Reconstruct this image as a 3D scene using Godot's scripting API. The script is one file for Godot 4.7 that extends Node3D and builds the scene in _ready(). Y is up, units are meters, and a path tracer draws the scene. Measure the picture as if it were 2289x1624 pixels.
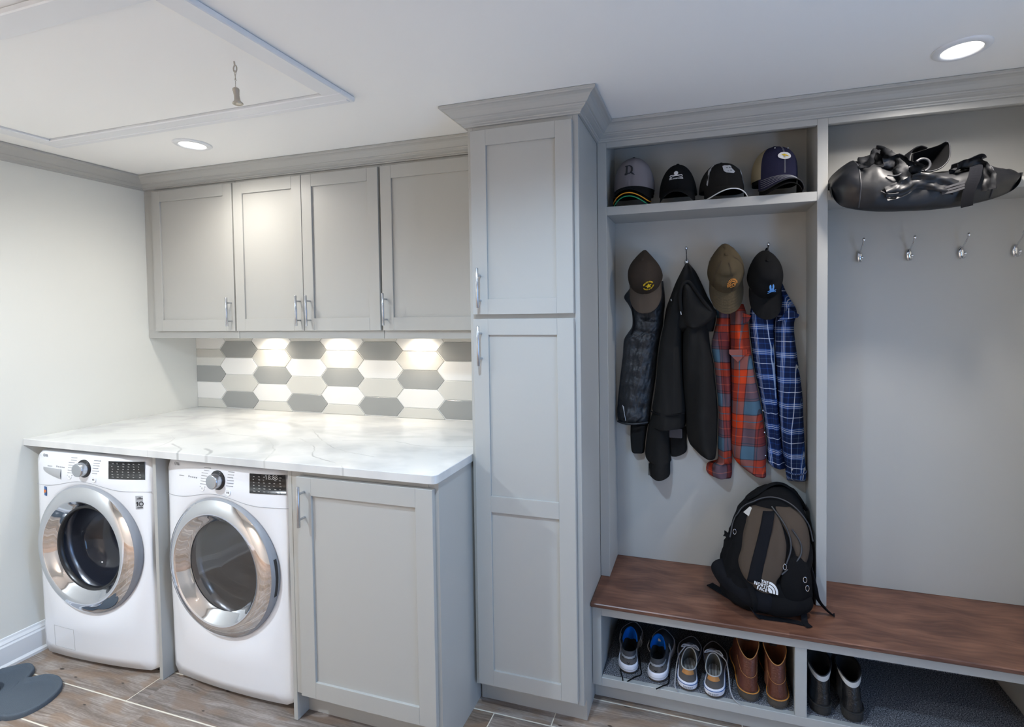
extends Node3D
# A laundry and mud room: appliances under a stone worktop, grey cabinets, an open locker with a bench.
# World: the back wall is the plane z = 0, the left wall x = 0, the floor y = 0; metres.

const HC := 2.3616      # ceiling
const ROOM_X := 4.40
const ROOM_Z := 4.30
const UZ := 0.280       # front of the wall cabinets' frame
const PZ := 0.559       # front of the pantry cabinet's frame
const LZ := 0.235       # front of the locker's frame
const BENCH := 0.426    # bench seat height
const SHELF := 2.0245   # top of the locker's shelves
const CUBBY := 0.1125   # top of the carpet in the shoe cubbies

var M := {}
# energies and colours: six downlights, the puck lights, the daylight
const E := [0.86, 1.15, 2.7, 5.2, 11.5, 1.5, 0.16, 1.8]
var CL := [Color(1.0, 0.975, 0.94), Color(1.0, 0.97, 0.94), Color(0.78, 0.89, 1.0), Color(0.91, 0.955, 1.0), Color(1.0, 0.89, 0.82), Color(1.0, 0.92, 0.88), Color(1.0, 0.95, 0.88), Color(0.55, 0.75, 1.0)]
var taken := {}
var rng := RandomNumberGenerator.new()

func _ready():
	# ---- camera -------------------------------------------------------------
	var cam := Camera3D.new()
	cam.name = "camera"
	var f := 1107.615
	cam.projection = Camera3D.PROJECTION_FRUSTUM
	cam.keep_aspect = Camera3D.KEEP_HEIGHT
	cam.near = 0.05
	cam.far = 60.0
	cam.size = 2.0 * 812.0 / f * cam.near
	cam.frustum_offset = Vector2((1144.5 - 1247.488) / f, (735.948 - 812.0) / f) * cam.near
	cam.position = Vector3(3.04717, 1.56567, 2.33275)
	cam.basis = Basis.from_euler(Vector3(-0.02861, 0.28743, -0.01179))
	add_child(cam)
	cam.current = true
	# ---- sky and exposure -----------------------------------------------------
	var we := WorldEnvironment.new()
	we.name = "surroundings"
	var env := Environment.new()
	env.background_mode = Environment.BG_SKY
	var sky := Sky.new()
	var sm := ProceduralSkyMaterial.new()
	sm.sky_top_color = Color(0.45, 0.62, 0.9)
	sm.sky_horizon_color = Color(0.75, 0.84, 0.95)
	sm.ground_bottom_color = Color(0.35, 0.37, 0.36)
	sm.ground_horizon_color = Color(0.6, 0.66, 0.7)
	sm.sky_energy_multiplier = 1.0
	sky.sky_material = sm
	env.sky = sky
	env.tonemap_mode = Environment.TONE_MAPPER_LINEAR
	env.tonemap_exposure = 1.12
	env.sdfgi_enabled = true
	env.ssao_enabled = true
	env.ssil_enabled = true
	we.environment = env
	add_child(we)
	# ---- daylight through the glazed door in the right wall ---------------------
	var day := AreaLight3D.new()
	day.name = "daylight"
	day.area_size = Vector2(0.80, 1.75)
	day.area_normalize_energy = true
	day.light_color = CL[7]
	day.light_energy = E[7]
	day.area_range = 12.0
	day.shadow_enabled = true
	day.position = Vector3(ROOM_X - 0.02, 1.08, 1.75)
	day.rotation = Vector3(0, PI / 2, 0)
	add_child(day)

	rng.seed = 11
	materials()
	shell()
	floor_planks()
	tiles()
	crown()
	hatch()
	# the two downlights in the picture, then the others of the room's rows
	downlight(Vector3(0.82, HC, 0.62), E[0], CL[0], 87.0, "white recessed ceiling downlight glowing above the wall cabinets beside the hatch")
	downlight(Vector3(3.80, HC, 0.515), E[1], CL[1], 86.0, "glowing recessed ceiling downlight in front of the open lockers")
	downlight(Vector3(2.45, HC, 1.45), E[2], CL[2], 78.0, "recessed ceiling downlight over the open floor before the pantry, outside the picture")
	downlight(Vector3(0.55, HC, 2.05), E[3], CL[3], 84.0, "recessed ceiling downlight near the left wall, outside the picture")
	downlight(Vector3(1.20, HC, 3.90), E[4], CL[4], 56.0, "recessed ceiling downlight near the front wall, left one, outside the picture")
	downlight(Vector3(3.40, HC, 3.90), E[5], CL[5], 56.0, "recessed ceiling downlight near the front wall, right one, outside the picture")
	wall_cabinets()
	pantry()
	base_run()
	machine("washing_machine", Vector3(0.401, 0, 0.8055), deg_to_rad(3.4), true)
	machine("tumble_dryer", Vector3(1.141, 0, 0.7735), deg_to_rad(-1.6), false)
	locker()
	bench()
	hooks()
	shelf_caps()
	hanging_caps()
	garments()
	backpack()
	duffel()
	shoes()
	mat_and_bowl()

# ============================ bookkeeping ======================================
func numbered(n: String) -> String:
	if not taken.has(n):
		taken[n] = 0
		return n
	taken[n] += 1
	return "%s_%03d" % [n, taken[n]]

func thing(called: String, label: String, category: String, at := Vector3.ZERO, group := "", turn := 0.0) -> Node3D:
	var o := Node3D.new()
	o.name = numbered(called)
	add_child(o)
	o.position = at
	o.rotation.y = turn
	tag(o, label, category, group)
	return o

func tag(o: Node3D, label: String, category: String, group := ""):
	o.set_meta("label", label)
	o.set_meta("category", category)
	if group != "":
		o.set_meta("group", group)

func new_st() -> SurfaceTool:
	var st := SurfaceTool.new()
	st.begin(Mesh.PRIMITIVE_TRIANGLES)
	return st

func obj(called: String, st: SurfaceTool, mat: Material, parent: Node3D = null) -> MeshInstance3D:
	st.generate_normals()
	var mi := MeshInstance3D.new()
	mi.mesh = st.commit()
	mi.material_override = mat
	if parent == null:
		mi.name = numbered(called)
		add_child(mi)
	else:
		mi.name = called
		parent.add_child(mi, true)
	return mi

func struct(called: String, st: SurfaceTool, mat: Material, parent: Node3D = null) -> MeshInstance3D:
	var o := obj(called, st, mat, parent)
	if parent == null:
		o.set_meta("kind", "structure")
	return o

func lettering(called: String, s: String, height: float, mat: Material, parent: Node3D, at: Transform3D, font := "Droid Sans", bold := false) -> MeshInstance3D:
	var tm := TextMesh.new()
	var fo := SystemFont.new()
	fo.font_names = PackedStringArray([font])
	if bold:
		fo.font_weight = 700
	tm.font = fo
	tm.text = s
	tm.font_size = 32
	tm.pixel_size = height / 24.0
	tm.depth = 0.0012
	tm.curve_step = 3.0
	var mi := MeshInstance3D.new()
	mi.mesh = tm
	mi.material_override = mat
	mi.name = called
	mi.transform = at
	parent.add_child(mi, true)
	return mi

# ============================ mesh helpers ======================================
func tri(st: SurfaceTool, a: Vector3, b: Vector3, c: Vector3, ua := Vector2.ZERO, ub := Vector2.ZERO, uc := Vector2.ZERO):
	# a, b, c counter-clockwise as seen from outside
	st.set_uv(ua); st.add_vertex(a)
	st.set_uv(uc); st.add_vertex(c)
	st.set_uv(ub); st.add_vertex(b)

func quad(st: SurfaceTool, a: Vector3, b: Vector3, c: Vector3, d: Vector3, uvs := []):
	if uvs.size() == 4:
		tri(st, a, b, c, uvs[0], uvs[1], uvs[2])
		tri(st, a, c, d, uvs[0], uvs[2], uvs[3])
	else:
		tri(st, a, b, c)
		tri(st, a, c, d)

func flat_uv(p: Vector3, n: Vector3, off: Vector2) -> Vector2:
	var k := n.abs()
	if k.y >= k.x and k.y >= k.z:
		return Vector2(p.x, p.z) + off
	if k.z >= k.x:
		return Vector2(p.x, -p.y) + off
	return Vector2(p.z, -p.y) + off

# a box from corner a to corner b with chamfered edges
func box(st: SurfaceTool, a: Vector3, b: Vector3, bev := 0.0015, off := Vector2.ZERO):
	st.set_smooth_group(-1)
	var lo := Vector3(minf(a.x, b.x), minf(a.y, b.y), minf(a.z, b.z))
	var hi := Vector3(maxf(a.x, b.x), maxf(a.y, b.y), maxf(a.z, b.z))
	bev = minf(bev, 0.4 * minf(hi.x - lo.x, minf(hi.y - lo.y, hi.z - lo.z)))
	var cen := (lo + hi) / 2.0
	var polys := []
	for ax in 3:
		var u := (ax + 1) % 3
		var v := (ax + 2) % 3
		for s in [-1.0, 1.0]:
			var p := []
			for q in [[-1, -1], [1, -1], [1, 1], [-1, 1]]:
				var w := Vector3.ZERO
				w[ax] = hi[ax] if s > 0 else lo[ax]
				w[u] = (hi[u] - bev) if q[0] > 0 else (lo[u] + bev)
				w[v] = (hi[v] - bev) if q[1] > 0 else (lo[v] + bev)
				p.append(w)
			polys.append(p)
	if bev > 0.0:
		for ax in 3:
			var u := (ax + 1) % 3
			var v := (ax + 2) % 3
			for su in [-1, 1]:
				for sv in [-1, 1]:
					var p := []
					for k in 4:
						var w := Vector3.ZERO
						w[ax] = (lo[ax] + bev) if (k == 0 or k == 3) else (hi[ax] - bev)
						var out_u := k < 2
						w[u] = (hi[u] if su > 0 else lo[u]) if out_u else ((hi[u] - bev) if su > 0 else (lo[u] + bev))
						w[v] = ((hi[v] - bev) if sv > 0 else (lo[v] + bev)) if out_u else (hi[v] if sv > 0 else lo[v])
						p.append(w)
					polys.append(p)
		for sx in [-1, 1]:
			for sy in [-1, 1]:
				for sz in [-1, 1]:
					var c := Vector3(hi.x if sx > 0 else lo.x, hi.y if sy > 0 else lo.y, hi.z if sz > 0 else lo.z)
					var i := Vector3(-sx, -sy, -sz) * bev
					polys.append([c + Vector3(0, i.y, i.z), c + Vector3(i.x, 0, i.z), c + Vector3(i.x, i.y, 0)])
	for p in polys:
		var n: Vector3 = (p[1] - p[0]).cross(p[2] - p[0])
		var mid := Vector3.ZERO
		for w in p:
			mid += w
		mid /= p.size()
		if n.dot(mid - cen) < 0:
			p.reverse()
			n = -n
		var uv := []
		for w in p:
			uv.append(flat_uv(w, n, off))
		if p.size() == 4:
			quad(st, p[0], p[1], p[2], p[3], uv)
		else:
			tri(st, p[0], p[1], p[2], uv[0], uv[1], uv[2])

# rows of points; rows[i][j], optionally uvs[i][j]
func grid(st: SurfaceTool, rows: Array, uvs := [], flip := false, group := 1):
	st.set_smooth_group(group)
	var n := rows.size()
	for i in n - 1:
		var m: int = rows[i].size()
		for j in m - 1:
			var a: Vector3 = rows[i][j]
			var b: Vector3 = rows[i][j + 1]
			var c: Vector3 = rows[i + 1][j + 1]
			var d: Vector3 = rows[i + 1][j]
			var uv := []
			if uvs.size():
				uv = [uvs[i][j], uvs[i][j + 1], uvs[i + 1][j + 1], uvs[i + 1][j]]
			else:
				uv = [Vector2(float(j) / (m - 1), float(i) / (n - 1)), Vector2(float(j + 1) / (m - 1), float(i) / (n - 1)), Vector2(float(j + 1) / (m - 1), float(i + 1) / (n - 1)), Vector2(float(j) / (m - 1), float(i + 1) / (n - 1))]
			if flip:
				quad(st, d, c, b, a, [uv[3], uv[2], uv[1], uv[0]])
			else:
				quad(st, a, b, c, d, uv)

func fan(st: SurfaceTool, ring: Array, flip := false, group := 2):
	st.set_smooth_group(group)
	var c := Vector3.ZERO
	for p in ring:
		c += p
	c /= ring.size()
	for j in ring.size():
		var a: Vector3 = ring[j]
		var b: Vector3 = ring[(j + 1) % ring.size()]
		if flip:
			tri(st, c, b, a, Vector2(c.x, c.y), Vector2(b.x, b.y), Vector2(a.x, a.y))
		else:
			tri(st, c, a, b, Vector2(c.x, c.y), Vector2(a.x, a.y), Vector2(b.x, b.y))

# closed rings lofted one after the other; rings turn counter-clockwise seen from the last ring
func loft(st: SurfaceTool, rings: Array, cap_first := true, cap_last := true, group := 1):
	var rows := []
	for r in rings:
		var q: Array = Array(r).duplicate()
		q.append(r[0])
		rows.append(q)
	grid(st, rows, [], false, group)
	if cap_first:
		fan(st, rings[0], true, group + 1)
	if cap_last:
		fan(st, rings[-1], false, group + 2)

# profile: points (radius, height) turned about the axis of basis b (its y) at c
func lathe(st: SurfaceTool, prof: Array, c := Vector3.ZERO, b := Basis.IDENTITY, seg := 32, group := 1, sharp := false):
	for i in prof.size() - 1:
		var rows := []
		for k in 2:
			var p: Vector2 = prof[i + k]
			var r := []
			for j in seg + 1:
				var t := TAU * j / seg
				r.append(c + b * Vector3(p.x * cos(t), p.y, -p.x * sin(t)))
			rows.append(r)
		grid(st, rows, [], false, group + (i if sharp else 0))

func ball(st: SurfaceTool, c: Vector3, r: Vector3, seg := 14, group := 1):
	var prof := []
	var n := seg / 2
	for i in n + 1:
		var a := -PI / 2 + PI * i / n
		prof.append(Vector2(maxf(cos(a), 0.0001), sin(a)))
	lathe(st, prof, c, Basis.from_scale(r), seg, group)

func smooth_path(p: Array, per := 6) -> Array:
	var out := []
	for i in p.size() - 1:
		var a = p[maxi(i - 1, 0)]
		var b = p[i]
		var c = p[i + 1]
		var d = p[mini(i + 2, p.size() - 1)]
		for k in per:
			var t := float(k) / per
			out.append(0.5 * ((2.0 * b) + (c - a) * t + (2.0 * a - 5.0 * b + 4.0 * c - d) * t * t + (3.0 * b - a - 3.0 * c + d) * t * t * t))
	out.append(p[-1])
	return out

# a round tube along points; r is a number or one radius for each point
func tube(st: SurfaceTool, p: Array, r, seg := 8, closed := false, group := 1):
	var n := p.size()
	var rings := []
	var up := Vector3.UP
	for i in n:
		var t: Vector3
		if closed:
			t = (p[(i + 1) % n] - p[(i - 1 + n) % n]).normalized()
		else:
			t = (p[mini(i + 1, n - 1)] - p[maxi(i - 1, 0)]).normalized()
		if i == 0 and absf(t.dot(up)) > 0.9:
			up = Vector3.RIGHT
		var s := t.cross(up).normalized()
		up = s.cross(t).normalized()
		var rr: float = r[i] if r is Array else r
		var ring := []
		for j in seg:
			var a := TAU * j / seg
			ring.append(p[i] + (s * cos(a) + up * sin(a)) * rr)
		rings.append(ring)
	if closed:
		rings.append(rings[0])
	loft(st, rings, not closed, not closed, group)

# a flat strap along points, w wide and th thick; side is the direction of its width
func strap(st: SurfaceTool, p: Array, w: float, th: float, side: Vector3, group := 1):
	var rings := []
	var n := p.size()
	for i in n:
		var t: Vector3 = (p[mini(i + 1, n - 1)] - p[maxi(i - 1, 0)]).normalized()
		var s := (side - t * side.dot(t)).normalized()
		var nn := s.cross(t).normalized()
		rings.append([p[i] - s * w / 2 - nn * th / 2, p[i] + s * w / 2 - nn * th / 2, p[i] + s * w / 2 + nn * th / 2, p[i] - s * w / 2 + nn * th / 2])
	st.set_smooth_group(-1)
	var rows := []
	for r in rings:
		rows.append([r[0], r[1], r[2], r[3], r[0]])
	grid(st, rows, [], true, 0xffffffff)
	quad(st, rings[0][0], rings[0][1], rings[0][2], rings[0][3])
	quad(st, rings[-1][3], rings[-1][2], rings[-1][1], rings[-1][0])

# polygon (counter-clockwise, plane x y) pushed from z0 to z1, then placed by t
func prism(st: SurfaceTool, poly: Array, z0: float, z1: float, t := Transform3D.IDENTITY, bev := 0.0):
	st.set_smooth_group(-1)
	var pk := PackedVector2Array(poly)
	if Geometry2D.is_polygon_clockwise(pk):
		pk.reverse()
	var top := pk
	if bev > 0.0:
		var cut := Geometry2D.offset_polygon(pk, -bev, Geometry2D.JOIN_MITER)
		if cut.size() == 1 and cut[0].size() == pk.size():
			# the offset may start at another corner
			var best := 0
			for k in pk.size():
				if cut[0][k].distance_to(pk[0]) < cut[0][best].distance_to(pk[0]):
					best = k
			top = PackedVector2Array()
			for k in pk.size():
				top.append(cut[0][(best + k) % pk.size()])
	var zt := z1 - (bev if top != pk else 0.0)
	var ids := Geometry2D.triangulate_polygon(top)
	for k in range(0, ids.size(), 3):
		var a := top[ids[k]]
		var b := top[ids[k + 1]]
		var c := top[ids[k + 2]]
		if (b - a).cross(c - a) < 0:
			var q := b
			b = c
			c = q
		tri(st, t * Vector3(a.x, a.y, z1), t * Vector3(b.x, b.y, z1), t * Vector3(c.x, c.y, z1), a, b, c)
	ids = Geometry2D.triangulate_polygon(pk)
	for k in range(0, ids.size(), 3):
		var a := pk[ids[k]]
		var b := pk[ids[k + 1]]
		var c := pk[ids[k + 2]]
		if (b - a).cross(c - a) < 0:
			var q := b
			b = c
			c = q
		tri(st, t * Vector3(c.x, c.y, z0), t * Vector3(b.x, b.y, z0), t * Vector3(a.x, a.y, z0), c, b, a)
	for k in pk.size():
		var a := pk[k]
		var b := pk[(k + 1) % pk.size()]
		quad(st, t * Vector3(a.x, a.y, z0), t * Vector3(b.x, b.y, z0), t * Vector3(b.x, b.y, zt), t * Vector3(a.x, a.y, zt), [a, b, b, a])
		if top != pk:
			quad(st, t * Vector3(a.x, a.y, zt), t * Vector3(b.x, b.y, zt), t * Vector3(top[(k + 1) % pk.size()].x, top[(k + 1) % pk.size()].y, z1), t * Vector3(top[k].x, top[k].y, z1), [a, b, b, a])

# ============================ materials =========================================
func mat(called: String, c: Color, rough := 0.6, metal := 0.0) -> StandardMaterial3D:
	var m := StandardMaterial3D.new()
	m.resource_name = called
	m.albedo_color = c
	m.roughness = rough
	m.metallic = metal
	M[called] = m
	return m

func c8(r: int, g: int, b: int) -> Color:
	return Color8(r, g, b)

func noise(freq: float, sd: int, oct := 3) -> FastNoiseLite:
	var n := FastNoiseLite.new()
	n.noise_type = FastNoiseLite.TYPE_SIMPLEX_SMOOTH
	n.seed = sd
	n.frequency = freq
	n.fractal_type = FastNoiseLite.FRACTAL_FBM
	n.fractal_octaves = oct
	return n

func noise_normal(freq: float, sd: int, strength: float, size := 256) -> NoiseTexture2D:
	var t := NoiseTexture2D.new()
	t.noise = noise(freq, sd, 4)
	t.width = size
	t.height = size
	t.seamless = true
	t.as_normal_map = true
	t.bump_strength = strength
	return t

func cloth(called: String, c: Color, grain := 30.0, strength := 3.0) -> StandardMaterial3D:
	var m := mat(called, c, 0.92)
	m.metallic_specular = 0.25
	m.normal_enabled = true
	m.normal_texture = M.weave
	m.uv1_triplanar = true
	m.uv1_scale = Vector3.ONE * grain
	m.normal_scale = strength
	return m

func plank_texture(sd: int, light: Color, dark: Color, warm: Color) -> ImageTexture:
	var w := 1024
	var h := 192
	var im := Image.create(w, h, false, Image.FORMAT_RGB8)
	var fine := noise(0.02, sd, 3)
	var broad := noise(0.004, sd + 1, 3)
	var patch := noise(0.006, sd + 2, 2)
	var knots := []
	var r := RandomNumberGenerator.new()
	r.seed = sd
	for k in 5:
		knots.append(Vector3(r.randf() * w, r.randf() * h, r.randf_range(5, 13)))
	for y in h:
		for x in w:
			var wy := y + 10.0 * broad.get_noise_2d(x * 1.0, y * 2.0)
			var kn := 0.0
			for k in knots:
				var dx: float = (x - k.x) * 0.45
				var dy: float = y - k.y
				var d: float = sqrt(dx * dx + dy * dy)
				if d < k.z * 4.0:
					wy += 14.0 * exp(-d / k.z) * signf(dy)
					kn = maxf(kn, (1.0 - smoothstep(k.z * 0.25, k.z * 0.6, d)) * 0.8)
			var g := fine.get_noise_2d(x * 0.16, wy * 11.0)
			var g2 := fine.get_noise_2d(x * 0.05 + 900.0, wy * 4.5)
			var b := broad.get_noise_2d(x * 0.9 + 300.0, wy * 4.0)
			var sp := fine.get_noise_2d(x * 2.2 + 50.0, y * 9.0)
			var v := clampf(0.52 + 0.45 * g + 0.35 * g2 + 0.55 * b + 0.22 * sp, 0.0, 1.0)
			var c := dark.lerp(light, v)
			c = c.lerp(warm, clampf(patch.get_noise_2d(x * 1.0, wy * 2.5) * 1.3 + 0.05, 0.0, 0.55))
			c = c.lerp(Color(0.16, 0.13, 0.11), kn)
			im.set_pixel(x, y, c)
	im.generate_mipmaps()
	return ImageTexture.create_from_image(im)

func walnut_texture() -> ImageTexture:
	var w := 1024
	var h := 256
	var im := Image.create(w, h, false, Image.FORMAT_RGB8)
	var fine := noise(0.02, 71, 3)
	var broad := noise(0.005, 72, 2)
	for y in h:
		for x in w:
			var wy := y + 16.0 * broad.get_noise_2d(x * 0.8, y * 1.5)
			var g := fine.get_noise_2d(x * 0.35, wy * 5.0)
			var b := broad.get_noise_2d(x * 0.7 + 200.0, wy * 3.0)
			var v := clampf(0.5 + 0.45 * g + 0.55 * b, 0.0, 1.0)
			im.set_pixel(x, y, Color8(82, 53, 42).lerp(Color8(124, 87, 69), v))
	im.generate_mipmaps()
	return ImageTexture.create_from_image(im)

# white quartz with grey veins; 2.17 m by 0.845 m, drawn along x
func quartz_texture() -> ImageTexture:
	var w := 1536
	var h := 600
	var im := Image.create(w, h, false, Image.FORMAT_RGB8)
	var cloud := noise(0.004, 31, 4)
	var wob := noise(0.012, 32, 4)
	var base := Color8(216, 216, 213)
	for y in h:
		for x in w:
			var v := clampf(cloud.get_noise_2d(x, y * 1.6) * 0.10 + 0.01, 0.0, 0.06)
			im.set_pixel(x, y, Color(base.r - v, base.g - v, base.b - v * 0.9))
	# each vein: its path in metres (x, z), width, depth of tone, whether one side fades slowly
	var veins := [
		[[Vector2(0.02, 0.30), Vector2(0.45, 0.25), Vector2(0.90, 0.26), Vector2(1.20, 0.37), Vector2(1.55, 0.42), Vector2(1.85, 0.35), Vector2(2.17, 0.28)], 0.030, 0.13, 0.0],
		[[Vector2(0.05, 0.62), Vector2(0.35, 0.49), Vector2(0.62, 0.43), Vector2(0.86, 0.53), Vector2(1.10, 0.55), Vector2(1.32, 0.70), Vector2(1.42, 0.845)], 0.005, 0.17, 0.02],
		[[Vector2(0.10, 0.73), Vector2(0.45, 0.63), Vector2(0.62, 0.62), Vector2(0.74, 0.70), Vector2(0.80, 0.845)], 0.004, 0.16, 0.0],
		[[Vector2(1.18, 0.34), Vector2(1.34, 0.47), Vector2(1.52, 0.60), Vector2(1.66, 0.66), Vector2(1.80, 0.69)], 0.004, 0.22, 0.015],
		[[Vector2(1.50, 0.50), Vector2(1.72, 0.46), Vector2(1.90, 0.50), Vector2(2.17, 0.45)], 0.004, 0.20, 0.0],
		[[Vector2(1.05, 0.54), Vector2(1.22, 0.62), Vector2(1.30, 0.74), Vector2(1.27, 0.845)], 0.035, 0.12, 0.03],
		[[Vector2(1.28, 0.52), Vector2(1.45, 0.62), Vector2(1.56, 0.74), Vector2(1.72, 0.80), Vector2(1.79, 0.845)], 0.004, 0.30, 0.03],
		[[Vector2(0.80, 0.74), Vector2(0.92, 0.79), Vector2(0.97, 0.845)], 0.006, 0.32, 0.01],
		[[Vector2(1.02, 0.76), Vector2(1.10, 0.80), Vector2(1.13, 0.845)], 0.009, 0.34, 0.01],
		[[Vector2(0.10, 0.16), Vector2(0.60, 0.10), Vector2(1.10, 0.14), Vector2(1.60, 0.20), Vector2(2.17, 0.12)], 0.020, 0.05, 0.0],
	]
	for vein in veins:
		var pts := smooth_path(vein[0], 60)
		var wid: float = vein[1] * 708.0
		for p in pts:
			var cx: float = p.x * 707.8
			var cy: float = p.y * 710.0
			cx += 5.0 * wob.get_noise_2d(cx * 1.3, cy * 1.3)
			cy += 5.0 * wob.get_noise_2d(cx * 1.3 + 500.0, cy * 1.3)
			var reach := int(ceil(wid))
			var k: float = 0.62 * vein[2] * clampf(0.75 + 0.9 * wob.get_noise_2d(cx * 0.5 + 77.0, cy * 0.5), 0.15, 1.3)
			for yy in range(maxi(int(cy) - reach, 0), mini(int(cy) + reach + 1, h)):
				for xx in range(maxi(int(cx) - reach, 0), mini(int(cx) + reach + 1, w)):
					var d := Vector2(xx - cx, yy - cy).length() / wid
					if d < 1.0:
						var aim := base.darkened(k * (1.0 - d * d))
						var now := im.get_pixel(xx, yy)
						if aim.get_luminance() < now.get_luminance():
							im.set_pixel(xx, yy, aim)
	im.generate_mipmaps()
	return ImageTexture.create_from_image(im)

func plaid(kind: int) -> ImageTexture:
	var n := 256
	var im := Image.create(n, n, false, Image.FORMAT_RGB8)
	for y in n:
		for x in n:
			var a := plaid_thread(kind, float(x) / n, 0)
			var b := plaid_thread(kind, float(y) / n, 1)
			var c := a.lerp(b, 0.5)
			c = a.lerp(b, 0.42 if (x + y) % 4 < 2 else 0.58)
			# light threads lie on top
			if kind == 1:
				var la := a.get_luminance()
				var lb := b.get_luminance()
				if maxf(la, lb) > 0.5:
					c = (a if la > lb else b).lerp(c, 0.30)
			im.set_pixel(x, y, c)
	im.generate_mipmaps()
	return ImageTexture.create_from_image(im)

func plaid_thread(kind: int, t: float, way: int) -> Color:
	if kind == 0:   # orange red, slate blue and maroon
		var dark := Color8(52, 40, 44)
		var red := Color8(186, 62, 32)
		var slate := Color8(72, 98, 116)
		var maroon := Color8(112, 52, 52)
		for s in [0.04, 0.36, 0.66, 0.71]:
			if absf(t - s) < 0.010:
				return dark
		if absf(t - 0.20) < 0.012 or absf(t - 0.86) < 0.010:
			return Color8(188, 84, 60) if absf(t - 0.86) < 0.02 else slate
		if t > 0.04 and t < 0.36:
			return red
		if t > 0.36 and t < 0.66:
			return slate
		return maroon
	var navy := Color8(30, 41, 74)
	var blue := Color8(52, 94, 172)
	var white := Color8(222, 226, 230)
	for s in [0.10, 0.56]:
		if absf(t - s) < 0.013:
			return white
	for s in [0.49, 0.63]:
		if absf(t - s) < 0.010:
			return white.lerp(blue, 0.25)
	if absf(t - 0.56) < 0.12:
		return blue
	if absf(t - 0.10) < 0.028 or absf(t - 0.90) < 0.02:
		return blue.lerp(navy, 0.4)
	if absf(t - 0.30) < 0.008:
		return Color8(96, 120, 140)
	return navy

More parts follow.
